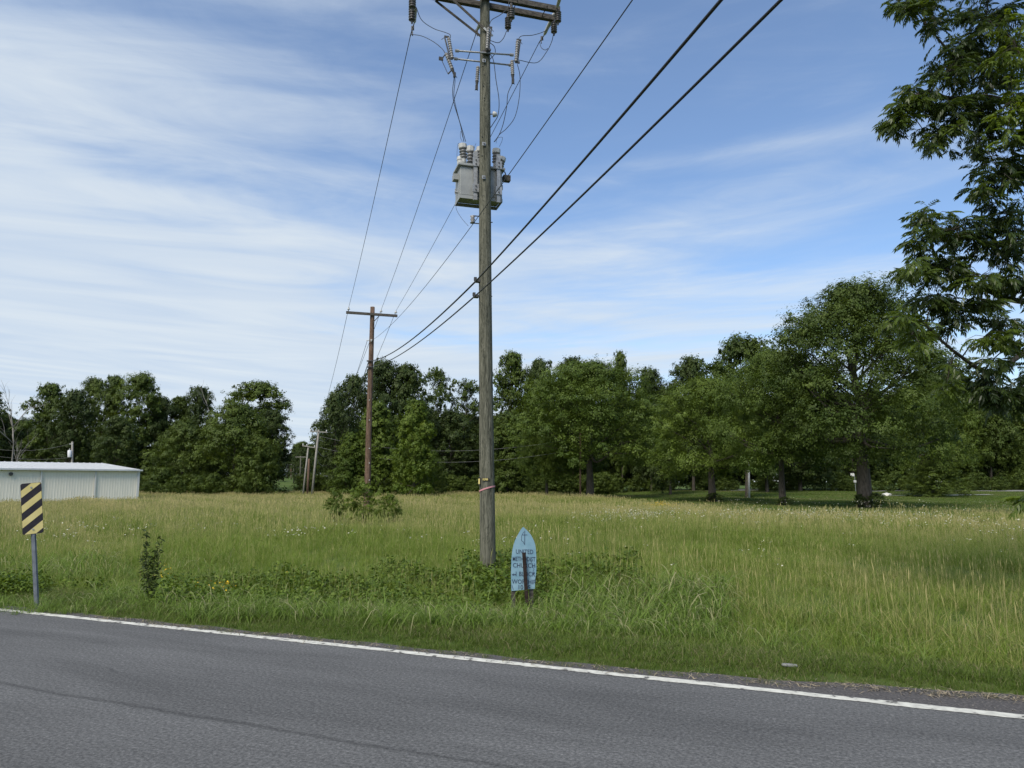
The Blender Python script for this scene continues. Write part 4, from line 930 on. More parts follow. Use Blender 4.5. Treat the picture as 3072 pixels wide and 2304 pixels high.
    # surge arresters on the lower bracket
    for (a, b_, hk) in (((1338, 160, 14.1), (1357, 208, 14.1), 1), ((1536, 182, 14.3), (1538, 226, 14.3), 0), ((1434, 200, 14.3), (1431, 245, 14.3), 0)):
        p, q = at(*a), at(*b_); o = MB().ribbed(p, q, .042, 7, .8, 10).build('surge_arrester', M_['porcelain'], e, smooth=True)
        d = (q - p) / np.linalg.norm(q - p)
        mb = MB().tube([q, q + d * .09], [.035, .022], 8)
        mb.box(q + d * .13, (.05, .04, .10), [AD, LD, UP]).tube([q + d * .08, q + d * .2 - AD * .03], .006, 5).tube([q + d * .08, q + d * .2 + AD * .03], .006, 5)
        if hk:
            h0 = at(1323, 176, 14.1); mb.tube([p, h0 + AD * .02], .012, 6).tube([h0, at(1344, 222, 14.1)], .007, 6).tube([at(1344, 222, 14.1), q], .014, 6).box(h0, (.09, .03, .07), [AD, LD, UP])
        mb.build('terminal', M_['metal_dark'], o)
    # post insulator at the right side
    p = at(1478, 343, 14.0); q = at(1487, 343, 14.0); MB().tube([at(1466, 342, 14), q], .010, 6).build('insulator_pin', M_['metal_dark'], e)
    MB().tube([p, p + (q - p) * .3, q, q + (q - p) * .5], [.045, .06, .05, .03], 12).build('spool_insulator', M_['polymer'], e, smooth=True)
    # neutral bracket and cable attachments
    p = at(1418, 659, 14.0); MB().tube([p - UP * .07, p - UP * .035, p, p + UP * .035, p + UP * .07], [.055, .03, .05, .03, .055], 10).build('spool_insulator', M_['porcelain'], e, smooth=True)
    for v in (648, 670): MB().box(at(1428, v, 14.0), (.14, .03, .012), [AD, LD, UP]).build('spool_bracket', M_['metal_dark'], e)
    MB().tube([at(1466, 667, 14.0), at(1478, 667, 14.0)], .010, 6).build('bolt', M_['metal_dark'], e)
    for u, v, m in ((1428, 843, 'metal_dark'), (1424, 889, 'metal_dark')):
        p = at(u + 4, v, 13.95); MB().box(p, (.10, .12, .05), [AD, LD, UP]).box(p + UP * .04 - AD * .04, (.05, .06, .06), [AD, LD, UP]).build('cable_clamp', M_[m], e); MB().tube([at(1466, v, 14), at(1477, v, 14)], .009, 6).build('bolt', M_[m], e)
    # washers and holes up the front
    for v in (182, 432, 532):
        p = at(1452 if v < 500 else 1451, v, 13.86); MB().box(p, (.07, .02, .075), [AD, LD, UP]).build('washer_plate', M_['galv'], e, bevel=.004)
        MB().tube([p - LD * .03, p], .013, 6).build('bolt', M_['metal_dark'], e)
    g2 = random.Random(3)
    for v in (197, 223, 257, 293, 300, 410, 466, 570, 587, 600, 622, 640, 708):
        p = at(1450 + g2.uniform(-4, 8), v, 13.885); MB().tube([p - LD * .006, p + LD * .02], .009, 6).build('bolt_hole', M_['metal_dark'], e)
    # number tags and ribbon
    pl = mat('tag_black', (.02, .02, .02)); ye = mat('tag_yellow', (.62, .52, .20))
    p = at(1457, 1438, 13.845); a1 = np.array((1, .08, 0)); a1 /= np.linalg.norm(a1); f1 = np.array((-.08, 1, 0))
    o = MB().box(p, (.135, .006, .050), [a1, f1, UP]).build('number_tag', pl, e); MB().box(p - AD * .008 - f1 * .005, (.10, .004, .038), [a1, f1, UP]).build('number_plate', ye, o)
    text('5431', p - f1 * .0085 - AD * .008 - UP * .016, .042, a1, UP, pl, o, 'numerals', e)
    p2 = at(1438, 1444, 13.90); a2 = np.array((.75, -.66, 0)); f2 = np.array((.66, .75, 0))
    o = MB().box(p2, (.055, .006, .145), [a2, f2, UP]).build('number_tag', pl, e); MB().box(p2 - f2 * .005, (.038, .004, .10), [a2, f2, UP]).build('number_plate', ye, o)
    V = []; n = 40; cb = ax_(at(1450, 1465, 14)[2]); rr = .1535
    for k in range(n):
        a = 2 * math.pi * k / n; zz = at(1450, 1467, 13.85)[2] + .034 * math.sin(a * .5 + .2) ** 1 * 0 + .05 * math.cos(a + .35) * (1 if True else 0)
        q = cb + np.array((rr * math.cos(a), rr * math.sin(a), 0)); V += [(q[0], q[1], zz - .014), (q[0], q[1], zz + .014)]
    mb = MB(); mb.add(V, [(2 * k, 2 * ((k + 1) % n), 2 * ((k + 1) % n) + 1, 2 * k + 1) for k in range(n)]); 
    mb.build('ribbon', mat('pink_ribbon', (.55, .25, .27), .5), e)
    # jumper wires
    W_ = [[(1248, 20, 13.6), (1265, 60, 13.7), (1300, 85, 13.75), (1335, 97, 13.75), (1350, 104, 13.75), (1351, 113, 13.75)],
          [(1231, 103, 14.8), (1265, 108, 14.5), (1300, 125, 14.3), (1325, 145, 14.2), (1336, 160, 14.1)],
          [(1528, 0, 13.9), (1522, 25, 13.9), (1500, 45, 13.9), (1475, 60, 13.85), (1467, 80, 13.8)],
          [(1520, 92, 14.3), (1510, 115, 14.25), (1495, 128, 14.2), (1472, 122, 14.1)],
          [(1664, 60, 14.5), (1640, 90, 14.3), (1600, 105, 14.2), (1565, 108, 14.1), (1554, 120, 14.0)],
          [(1660, 104, 14.6), (1655, 125, 14.7), (1640, 155, 14.7), (1610, 188, 14.5), (1555, 180, 14.3), (1538, 182, 14.3)],
          [(1619, 128, 15.4), (1624, 143, 15.1), (1635, 150, 14.9), (1643, 146, 14.7)],
          [(1357, 214, 14.1), (1362, 235, 14.2), (1358, 270, 14.3), (1362, 310, 14.4), (1380, 370, 14.5), (1392, 425, 14.55)],
          [(1358, 212, 14.1), (1365, 240, 14.2), (1362, 290, 14.3), (1375, 350, 14.4), (1390, 400, 14.5), (1397, 425, 14.55)],
          [(1466, 158, 13.8), (1480, 180, 13.85), (1488, 240, 13.9), (1497, 300, 13.95), (1494, 345, 14), (1480, 370, 14.1), (1468, 388, 14.2)],
          [(1540, 245, 14.3), (1524, 280, 14.35), (1520, 320, 14.4), (1510, 370, 14.5), (1497, 405, 14.5), (1482, 426, 14.5)],
          [(1552, 192, 14.0), (1560, 230, 14.1), (1558, 290, 14.2), (1545, 350, 14.3), (1520, 385, 14.4), (1500, 402, 14.45), (1484, 425, 14.5)],
          [(1470, 128, 13.9), (1483, 140, 14.0), (1485, 160, 14.1), (1470, 178, 14.2)],
          [(1466, 395, 14.3), (1468, 340, 14.1)]]
    for w in W_:
        MB().tube(smooth_path([at(*q) for q in w], 6), .0075, 6).build('jumper_wire', M_['wire'], e, smooth=True)
    return e, ax_
def text(s, p, size, ax, up, m, parent, name, root, sx=.82, bold=0.0):
    cu = bpy.data.curves.new(name, 'FONT'); cu.body = s; cu.size = 1.38; cu.align_x = 'CENTER'; cu.extrude = 0.0; cu.resolution_u = 2
    cu.offset = bold
    t = bpy.data.objects.new('tmp_text', cu); me = bpy.data.meshes.new_from_object(t); bpy.data.objects.remove(t)
    off = np.array(root.location[:]); ax = np.array(ax, float); up = np.array(up, float); n = len(me.vertices)
    co = np.zeros(n * 3); me.vertices.foreach_get('co', co); co = co.reshape(-1, 3)
    W3 = np.array(p)[None] + co[:, :1] * size * sx * ax + co[:, 1:2] * size * up - off
    me.vertices.foreach_set('co', W3.astype(np.float32).ravel()); me.update(); me.materials.clear(); me.materials.append(m)
    o = link(name, me, parent); return o
pole_e, pax = main_pole()

def recloser():
    c = at(1437, 560, 14.62); zt = at(1437, 508, 14.4)[2]; zb = at(1437, 606, 14.4)[2]
    c = pax(8) + LD * .46 - AD * .02; c[2] = (zt + zb) / 2 - .01; Wd, Dp, H = .88, .46, (zt - zb) * .86
    e = empty('recloser', c, 'grey steel recloser tank with six bushings bolted behind the weathered pole', 'recloser'); ax = [AD, LD, UP]
    MB().box(c, (Wd, Dp, H), ax).build('tank', M_['tankgrey'], e, bevel=.012)
    MB().box(c + UP * (H / 2 + .025), (Wd + .10, Dp + .10, .05), ax).build('lid', M_['tankgrey'], e, bevel=.008)
    # skirt rim beneath, open underside
    for (dx, dy, a, b) in ((0, -Dp / 2, Wd, .012), (0, Dp / 2, Wd, .012), (-Wd / 2, 0, .012, Dp), (Wd / 2, 0, .012, Dp)):
        MB().box(c + AD * dx + LD * dy - UP * (H / 2 + .035), (a, b, .07), ax).build('base_rim', M_['tankgrey'], e)
    for s_ in (-1, 1):
        p = c + AD * (.10 + s_ * .24) - LD * (Dp / 2 + .05)
        MB().box(p + UP * .10, (.075, .07, H + .42), ax).build('mounting_channel', M_['galv'], e)
        for zo in (-.30, .52):
            o = MB().box(p + UP * (zo * H * 1.1 + .03) - LD * .045, (.13, .02, .17), ax).build('mounting_plate', M_['galv'], e)
            for q in (-.04, .04): MB().tube([p + UP * (zo * H * 1.1 + .03 + q) - LD * .075, p + UP * (zo * H * 1.1 + .03 + q) - LD * .05], .014, 6).build('bolt', M_['metal_dark'], o)
    for (a, b, tilt, hgt) in ((-.34, -.13, -.08, .48), (-.14, .14, -.02, .58), (.02, .14, 0, .50), (.02, -.05, 0, .5), (.33, -.10, .04, .48), (.44, .10, .22, .42)):
        p = c + AD * a + LD * b + UP * (H / 2 + .04); d = UP + AD * tilt; d /= np.linalg.norm(d)
        o = MB().tube([p, p + d * hgt * .34], .055, 12).build('bushing', M_['tankgrey'], e, smooth=True)
        MB().ribbed(p + d * hgt * .32, p + d * hgt * .82, .082, 4, .66, 14).build('bushing_sheds', M_['porcelain'], o, smooth=True)
        MB().tube([p + d * hgt * .78, p + d * hgt * .80, p + d * hgt * .98, p + d * hgt * 1.0], [.07, .086, .086, .05], 8).build('bushing_cap', M_['polymer'], o)
    p = c - AD * .40 - LD * .08 + UP * (H / 2 + .05); MB().tube([p, p + UP * .12, p + UP * .13, p + UP * .20], [.075, .075, .085, .075], 10).build('arrester_stub', M_['polymer'], e)
    MB().box(c + AD * .14 + LD * .05 + UP * (H / 2 + .10), (.34, .12, .10), ax).build('operating_housing', M_['metal_dark'], e, bevel=.01)
    MB().box(c - AD * .10 + LD * .02 + UP * (H / 2 + .12), (.30, .05, .04), [AD * .95 + UP * .3, LD, UP]).build('linkage', M_['metal_dark'], e)
    MB().box(c + AD * (Wd / 2 + .14) - LD * .05 + UP * (H / 2 - .08), (.15, .12, .12), ax).tube([c + AD * (Wd / 2 + .02) + UP * (H / 2 - .06), c + AD * (Wd / 2 + .12) + UP * (H / 2 - .06)], .03, 8).build('control_box', M_['arm'], e)
    MB().tube(smooth_path([c + AD * .28 + UP * (H / 2 + .15), c + AD * .45 + UP * (H / 2 + .13), c + AD * .56 + UP * (H / 2 + .08), c + AD * .58 + UP * (H / 2 - .03)], 5), .012, 6).build('control_cable', M_['wire'], e, smooth=True)
    MB().box(c - AD * (Wd / 2 + .05) + UP * (H / 2 - .17), (.10, .16, .12), ax).build('side_lug', M_['tankgrey'], e)
    MB().box(c + AD * (Wd / 2 + .03) + UP * (H / 2 - .28), (.06, .12, .10), ax).build('side_lug', M_['tankgrey'], e)
    MB().tube([c - AD * (Wd / 2) - UP * (H / 2 - .13), c - AD * (Wd / 2 + .06) - UP * (H / 2 - .13)], .025, 8).tube([c - AD * (Wd / 2 + .045) - UP * (H / 2 - .09), c - AD * (Wd / 2 + .045) - UP * (H / 2 - .20)], .014, 8).build('drain_valve', M_['galv'], e)
    for w in ([(1372, 490, 14.7), (1371, 460, 14.7), (1374, 432, 14.7), (1382, 430, 14.7)], [(1387, 425, 14.75), (1381, 410, 14.75), (1383, 393, 14.75), (1388, 412, 14.7)], [(1488, 430, 14.7), (1492, 415, 14.7), (1507, 412, 14.7), (1505, 425, 14.75), (1498, 440, 14.8)],
              [(1420, 470, 14.6), (1424, 440, 14.6), (1428, 430, 14.6)], [(1405, 515, 14.3), (1392, 545, 14.28), (1389, 570, 14.28), (1378, 595, 14.28), (1369, 612, 14.28), (1370, 630, 14.3), (1385, 655, 14.2), (1405, 678, 14.1)]):
        MB().tube(smooth_path([at(*q) for q in w], 6), .004, 5).build('lead_wire', M_['wire'], e, smooth=True)
recloser()

def line(name, a, b, sag, r, m, label, group=None, n=40, cat='power line'):
    a, b = np.array(a, float), np.array(b, float); ts = np.linspace(0, 1, n)
    P = [a + (b - a) * t - UP * (4 * sag * t * (1 - t)) for t in ts]
    mb = MB(); mb.tube(P, r, 6); o = mb.build(name, m, None, smooth=True); return tag(o, label, cat, group)

def second_pole():
    Y = 37.0; x = at(1103, 1440, Y)[0]; z = float(gz(x, Y)); top = at(1117, 921, Y); b = np.array((x, Y, z))
    e = empty('utility_pole', b, 'brown wooden utility pole with one crossarm rising out of a bush in the meadow', 'utility pole')
    shaft(b - (0, 0, .3), top, .165, .112, M_['pole_brown'], e, sides=14)
    l, r_ = at(1038.5, 936.5, Y - .55), at(1192, 948.5, Y + .25); r_[2] = (l[2] + r_[2]) / 2; l[2] = r_[2]; d = (r_ - l); L = np.linalg.norm(d); d /= L; fr = np.array((-d[1], d[0], 0))
    MB().box((l + r_) / 2, (L, .10, .125), [d, fr, UP]).build('crossarm', M_['arm'], e)
    p0 = (l + r_) / 2 + d * .38 - UP * .05; p1 = top - UP * .92 - np.array((0, .1, 0)); q = p1 - p0; LL = np.linalg.norm(q); q /= LL
    MB().box((p0 + p1) / 2, (LL, .015, .04), [q, fr, np.cross(q, fr)]).build('crossarm_brace', M_['arm'], e)
    pins = []
    for a in (-L / 2 + .12, (1141 - 1115) / F * Y * 1.05, L / 2 - .08):
        p = (l + r_) / 2 + d * a + UP * .06
        o = MB().tube([p, p + UP * .12], .012, 6).build('insulator_pin', M_['metal_dark'], e)
        MB().tube([p + UP * .09, p + UP * .10, p + UP * .13, p + UP * .14, p + UP * .17, p + UP * .21], [.03, .075, .06, .04, .05, .03], 12).build('pin_insulator', M_['polymer'], o, smooth=True)
        pins.append(p + UP * .2)
    p = at(1114, 1022, Y - .18); MB().tube([p - UP * .06, p, p + UP * .06], [.05, .03, .05], 8).box(p + AD * -.16, (.16, .05, .03)).build('spool_insulator', M_['polymer'], e, smooth=True)
    for v in (1083, 1101): MB().box(at(1108, v, Y - .15), (.25, .12, .06)).build('cable_clamp', M_['metal_dark'], e)
    for v in (1200, 1260, 1345, 1389, 1440): MB().box(at(1108, v, Y - .15), (.05, .02, .04)).build('staple', M_['polymer'], e)
    return pins, p
pins, neut2 = second_pole()
G1 = 'power lines between the two near poles'
ends = [at(1231, 108, 14.9), at(1427, 104, 14.9), at(1617, 128, 15.5)]
lbl = ['leftmost overhead wire from the weathered pole to the brown pole', 'middle overhead wire passing close left of the weathered pole', 'right overhead wire from the weathered pole to the brown pole']
for a, b, lb in zip(ends, pins, lbl): line('power_line', a, b, .16, .0085, M_['wire'], lb, G1)
n1 = at(1424, 665, 13.95); line('power_line', n1, neut2, .30, .007, M_['wire'], 'thin neutral wire below the grey tank running to the brown pole', G1)
P0 = np.array((7.5, -13.0))
def to_prev(p, k, label, sag, r, m):
    """the same line carried on over the road to the pole behind the viewer"""
    b = np.array((p[0] + k * 26.8, p[1] - 26.8, p[2] + .35)); return line('power_line' if r < .012 else 'overhead_cable', p, b, sag, r, m, label, 'lines crossing over the road')
to_prev(n1, .2905, 'thin wire crossing the sky from the weathered pole over the road', .25, .0075, M_['wire'])
c1 = at(1428, 843, 13.92); c2 = at(1424, 889, 13.92)
to_prev(c1, .2665, 'upper thick black cable crossing the sky over the road', .35, .0155, M_['cable']); to_prev(c2, .2880, 'lower thick black cable crossing the sky over the road', .35, .013, M_['cable'])
line('overhead_cable', c1, at(1109, 1083, 36.85), .35, .018, M_['cable'], 'upper thick cable sloping down from the weathered pole to the brown pole', 'cables between the two near poles', cat='cable')
line('overhead_cable', c2, at(1107, 1101, 36.85), .30, .015, M_['cable'], 'lower thick cable sloping down from the weathered pole to the brown pole', 'cables between the two near poles', cat='cable')

def small_pole(u0, v0, u1, v1, Y, r0, m, label, arm=None, ins=True, name='utility_pole', grp='distant poles along the line', zfix=True):
    b = at(u0, v0, Y); t = at(u1, v1, Y); b[2] = float(gz(b[0], Y))
    e = empty(name, b, label, 'utility pole' if name == 'utility_pole' else 'post', grp)
    MB().tube([b - (0, 0, .3), (b + t) / 2, t], [r0, r0 * .85, r0 * .68], 10).build('shaft', m, e, smooth=True)
    if arm:
        l, r_ = at(arm[0], arm[2], Y - .1), at(arm[1], arm[3], Y - .1); d = (r_ - l); L = np.linalg.norm(d); d /= L
        MB().box((l + r_) / 2, (L, .12, .13), [d, np.array((-d[1], d[0], 0)), np.cross(d, np.array((-d[1], d[0], 0)))]).build('crossarm', M_['pole_light'], e)
        if ins:
            for q in (.05, .35, .95):
                p = l + (r_ - l) * q; MB().tube([p, p + UP * .18, p + UP * .3], [.05, .10, .05], 8).build('pin_insulator', M_['polymer'], e, smooth=True)
    return b, t
b3, t3 = small_pole(936, 1484, 956, 1289, 95, .17, M_['pole_light'], 'right and tallest of the pale leaning poles at the mouth of the gap', (930, 982, 1294, 1297))
b4, t4 = small_pole(909, 1482, 925, 1339, 98, .14, M_['pole_light'], 'left pale leaning pole with a crossarm at the mouth of the gap', (907, 946, 1337, 1343))
small_pole(923, 1482, 927, 1376, 97, .19, M_['pole_brown'], 'short thick brown pole stub between the two pale leaning poles', name='pole_stub')
small_pole(900, 1462, 902, 1368, 150, .16, M_['pole'], 'dark far pole with a pale crossarm inside the gap', (886, 918, 1371, 1371), False)
small_pole(881, 1454, 881, 1392, 178, .16, M_['pole'], 'thin dark far pole, second from the right in the gap', (872, 892, 1393, 1394), False)
small_pole(873, 1449, 873, 1400, 205, .15, M_['pole_brown'], 'short thin far pole in the gap behind the second one')
small_pole(866, 1440, 866, 1391, 235, .2, M_['pole_light'], 'farthest pale pole in the gap beside the parked cars', (860, 872, 1392, 1392), False)
t3a = at(933, 1292, 95); t3b = at(957, 1288, 95); t3c = at(980, 1295, 95)
G2 = 'wires running on to the distant poles'
for a, b, lb in zip(pins, (t3a, t3b, t3c), ('left wire from the brown pole towards the gap', 'middle wire from the brown pole towards the gap', 'right wire from the brown pole towards the gap')):
    line('power_line', a, b, 2.0, .011, M_['wire'], lb, G2)
line('power_line', neut2 + AD * -.2, at(956, 1312, 95), 2.2, .011, M_['wire'], 'neutral wire from the brown pole towards the gap', G2)
line('overhead_cable', at(1106, 1084, 37.1), at(951, 1345, 95), 2.6, .02, M_['cable'], 'upper dark cable from the brown pole towards the gap', G2, cat='cable')
line('overhead_cable', at(1106, 1102, 37.1), at(950, 1375, 95), 2.6, .02, M_['cable'], 'lower dark cable from the brown pole towards the gap', G2, cat='cable')
line('power_line', t3b, t4, 1.0, .012, M_['wire_light'], 'pale wire hanging between the two pale leaning poles', G2)
line('power_line', at(957, 1308, 95), at(1741, 1312, 80.5), 1.7, .013, M_['wire_light'], 'upper pale service wire drooping in front of the dark woods', 'service wires in front of the woods')
line('power_line', at(952, 1340, 95), at(1741, 1345, 80.5), 1.75, .013, M_['wire_light'], 'lower pale service wire drooping in front of the dark woods', 'service wires in front of the woods')
small_pole(1741, 1490, 1741, 1300, 80.5, .12, M_['pole_brown'], 'thin straight pole in front of the wide spreading tree', name='utility_pole', grp='poles by the woods')
small_pole(2247, 1494, 2246, 1360, 80, .13, M_['polymer'], 'white straight post under the lawn trees', name='white_post', grp='poles by the woods')
def can_pole():
    Y = 100; b = at(216, 1480, Y); b[2] = float(gz(b[0], Y)); t = at(217, 1325, Y)
    e = empty('utility_pole', b, 'small pole with a white transformer can behind the metal building', 'utility pole', 'distant poles along the line')
    MB().tube([b, t], [.16, .12], 10).build('shaft', M_['pole_light'], e, smooth=True)
    c = at(209, 1372, Y - .2); d = at(209, 1352, Y - .2)
    o = MB().tube([c, c + UP * .05, d, d + UP * .08], [.24, .26, .26, .16], 14).build('transformer_can', mat('can_white', (.62, .63, .64), .4), e, smooth=True)
    MB().tube([d, d + UP * .3], .05, 8).build('bushing', M_['polymer'], o)
    MB().box((t + d) / 2 + UP * .3, (.5, .06, .08)).build('bracket', M_['polymer'], e)
    line('power_line', at(205, 1333, Y), at(-60, 1338, Y), .75, .013, M_['wire_light'], 'upper wire running left from the small transformer pole over the roof', 'wires behind the metal building')
    line('power_line', at(214, 1372, Y), at(-60, 1358, Y), .55, .013, M_['wire_light'], 'lower wire running left from the small transformer pole over the roof', 'wires behind the metal building')
can_pole()

# ------------------------------------------------------------------ signs
def marker_sign():
    Y = 10.7; c = at(154 - 28, 1525, Y); p0 = at(112, 1800, Y); p0[2] = float(gz(p0[0], Y)); tp = at(94, 1455, Y)
    e = empty('object_marker', p0, 'black and yellow diagonally striped road marker on a leaning metal post', 'road sign')
    up = tp - p0; up /= np.linalg.norm(up)
    # the plate faces the road to the right-front; slightly turned
    toC = -c.copy(); toC[2] = 0; toC /= np.linalg.norm(toC); fx = np.cross((0, 0, 1.0), toC); fx /= np.linalg.norm(fx)
    if fx[0] < 0: fx = -fx
    up2 = up - fx * (up @ fx) * 0; nrm = np.cross(fx, up2); nrm /= np.linalg.norm(nrm); nrm = -nrm if nrm @ toC < 0 else nrm
    fx = np.cross(up2, nrm) if np.cross(up2, nrm)[0] > 0 else -np.cross(up2, nrm)
    cc = at(96, 1525, Y) ; Hh = 149 / F * Y / CP / 2 * 1.0; Wh = Hh / 3.0 * 1.05
    r = .028
    def rr(w, h, r, n=5):
        P = []
        for (sx, sy, a0) in ((1, 1, 0), (-1, 1, 90), (-1, -1, 180), (1, -1, 270)):
            for k in range(n): a = R(a0 + 90 * k / (n - 1)); P.append((sx * (w - r) + r * math.cos(a), sy * (h - r) + r * math.sin(a)))
        return P
    blk = noise_mat('sign_black', [(0.3, (.018, .015, .018)), (.7, (.032, .028, .032))], ns=10, rough=.45); yel = noise_mat('sign_yellow', [(0.3, (.55, .46, .17)), (.7, (.66, .56, .24))], ns=6, rough=.45)
    poly = rr(Wh, Hh, r)
    MB().prism(poly, cc, [fx, up2, nrm], -.004).build('sign_plate', blk, e)
    # yellow stripes clipped to the plate, 45 degree rising to the right
    def clip(poly, a, b, c_):      # keep a*x+b*y<=c_
        out = []
        for i in range(len(poly)):
            p, q = poly[i], poly[(i + 1) % len(poly)]; fp = a * p[0] + b * p[1] - c_; fq = a * q[0] + b * q[1] - c_
            if fp <= 0: out.append(p)
            if fp * fq < 0: t = fp / (fp - fq); out.append((p[0] + (q[0] - p[0]) * t, p[1] + (q[1] - p[1]) * t))
        return out
    # measured at the left edge: yellow spans between these heights (fractions from the top)
    sl = 0.78; inner = rr(Wh - .004, Hh - .004, r)
    for (fa, fb) in ((.145, .285), (.44, .585), (.735, .875), (1.02, 1.17)):
        ya = Hh - fa * 2 * Hh; yb = Hh - fb * 2 * Hh              # heights on the left edge x=-Wh
        P = clip(inner, -sl, 1, ya + sl * Wh); P = clip(P, sl, -1, -(yb + sl * Wh))
        if len(P) > 2: MB().prism(P, cc + nrm * .002, [fx, up2, nrm], .001).build('stripe', yel, e)
    for s_ in (-.82, .82): MB().tube([cc + up2 * Hh * s_, cc + up2 * Hh * s_ + nrm * .012], .012, 8).build('bolt', M_['galv'], e)
    # U-channel post
    ht = np.linalg.norm(tp - p0); q = [(-.036, 0), (-.022, 0), (-.014, .024), (.014, .024), (.022, 0), (.036, 0), (.036, -.004), (.018, -.004), (.011, .019), (-.011, .019), (-.018, -.004), (-.036, -.004)]
    b = p0 - up * .3 - nrm * .030
    MB().prism([(a * .88, bb) for a, bb in q], b, [fx, nrm, up], ht + .26).build('post', noise_mat('galv_post', [(0.3, (.13, .145, .16)), (.7, (.22, .24, .26))], ns=9, rough=.6, metal=.2), e)
marker_sign()

def church_sign():
    Y = 11.3; bl = noise_mat('sign_blue', [(0.3, (.14, .26, .34)), (.5, (.19, .32, .405)), (.7, (.25, .375, .45))], ns=5, detail=9, rough=.6); ink = mat('sign_ink', (.035, .055, .10), .7)
    px = lambda x, y: at(1520 + x / 7.54, 1570 + y / 7.54, Y)
    b = px(380, 1600); b[2] = float(gz(b[0], Y))
    e = empty('arched_sign', b, 'light blue pointed-arch wooden sign with dark stencilled words and a dark stake in front', 'sign')
    out = [(375, 80), (430, 130), (500, 200), (560, 280), (610, 380), (645, 480), (660, 580), (668, 700), (668, 850), (672, 1000), (668, 1100), (655, 1200), (640, 1300), (640, 1470), (630, 1480), (110, 1530), (104, 1400), (98, 1200), (100, 1000), (106, 850), (118, 700), (130, 600), (150, 500), (185, 400), (225, 310), (280, 210), (330, 130)]
    P = [px(*q) for q in out]; c0 = P[0].copy()
    poly = [(p[0], p[2]) for p in P]
    X_ = np.array((1.0, 0, 0)); fr = np.array((0, 1.0, 0))
    V = [(a, Y, z) for a, z in poly][::-1]; n = len(V)
    mb = MB(); mb.add(V + [(a, Y + .02, z) for a, _, z in V], [tuple(range(n))[::-1], tuple(range(n, 2 * n))] + [(i, (i + 1) % n, n + (i + 1) % n, n + i) for i in range(n)]); mb.build('board', bl, e)
    def T(s, x, y, h, sx=.82, name='lettering'):
        p = px(x, y); p[1] = Y - .003; text(s, p, h / 7.54 / F * Y / CP, (1, 0, -.02), UP, ink, e, name, e, sx, .016)
    T('UNITED', 405, 690, 98, .80); T('METHODIST', 390, 855, 98, .68); T('CHURCH', 395, 1000, 98, .88)
    T('1 BLOCK', 415, 1195, 100, .80); T('WORSHIP', 390, 1370, 98, .88); T('10 15', 395, 1495, 98, .95)
    # arrow heads either side of the block line
    for (x0, sg) in ((112, 1),):
        mb = MB(); pts = [px(x0, 1160), px(x0 + 50 * sg, 1132), px(x0 + 46 * sg, 1150), px(x0 + 98 * sg, 1148), px(x0 + 98 * sg, 1172), px(x0 + 46 * sg, 1170), px(x0 + 50 * sg, 1188)]
        for p in pts: p[1] = Y - .003
        mb.add(pts, [tuple(range(7))]); mb.build('arrow', ink, e)
    # cross and flame
    def stroke(pts, w, name='emblem'):
        mb = MB(); 
        for a, b_ in zip(pts[:-1], pts[1:]):
            p, q = px(*a), px(*b_); p[1] = q[1] = Y - .003; d = q - p; d /= np.linalg.norm(d); nn = np.cross(d, (0, 1, 0)) * w / 2; mb.add([p - nn, q - nn, q + nn, p + nn], [(0, 1, 2, 3)])
        return mb.build(name, ink, e)
    stroke([(410, 165), (408, 490)], .009, 'cross'); stroke([(360, 264), (465, 262)], .009, 'cross_bar')
    stroke([(385, 195), (360, 240), (335, 290), (338, 340), (330, 380), (352, 405), (378, 418), (392, 465)], .007, 'flame')
    stroke([(120, 1400), (150, 1500)], .008, 'scratch'); stroke([(545, 800), (560, 880), (590, 960), (600, 1010), (620, 1050), (590, 1080)], .006, 'scratch'); stroke([(600, 1090), (625, 1130), (590, 1150), (640, 1140)], .008, 'scratch')
    # stake in front
    a, b_ = px(388, 650), px(480, 1560); a[1] = Y - .07; b_[1] = Y - .10; b_[2] = min(b_[2], b[2] - .1)
    d = b_ - a; L = np.linalg.norm(d); d /= L; w = np.cross(d, (0, 1.0, 0)); 
    s_ = MB().box((a + b_) / 2, (.052 * 1.05, .035, L), [w, (0, 1, 0), d]).build('stake', noise_mat('charred_stake', [(0.3, (.012, .008, .007)), (.7, (.035, .022, .018))], ns=20), e, bevel=.004)
    for x in (150, 560):
        p = px(x, 1480); MB().box((p[0], Y + .05, (p[2] + b[2]) / 2 - .15), (.06, .05, p[2] - b[2] + .5)).build('sign_leg', M_['arm'], e)
church_sign()

# ------------------------------------------------------------------ far road, gravel, small things
def flat_strip(name, m, pts, w, dz, kind='structure'):
    P = np.array(smooth_path([np.array((x, y, 0)) for x, y in pts], 8)); T = np.gradient(P, axis=0); T /= np.linalg.norm(T, axis=1)[:, None]; Nn = np.stack([-T[:, 1], T[:, 0], 0 * T[:, 0]], -1)
    A = P - Nn * w / 2; B = P + Nn * w / 2; A[:, 2] = gz(A[:, 0], A[:, 1]) + dz; B[:, 2] = gz(B[:, 0], B[:, 1]) + dz; n = len(P); i = np.arange(n - 1)
    return tag(link(name, mesh_np(name, np.concatenate([A, B]), [np.stack([i, i + 1, n + i + 1, n + i], -1)], m)), kind=kind)
M_['pale_road'] = noise_mat('pale_road', [(0.3, (.20, .20, .195)), (.7, (.27, .27, .26))], ns=.8)
flat_strip('far_road', M_['pale_road'], [(30, 119), (50, 119), (66, 117), (90, 113), (140, 106)], 7.0, .05)
M_['gravel'] = noise_mat('pale_gravel', [(0.35, (.16, .17, .12)), (.6, (.42, .41, .36))], ns=1.2)
flat_strip('gravel_patch', M_['gravel'], [(43.5, 88), (48, 87.6), (56, 86.8)], 1.6, .06)
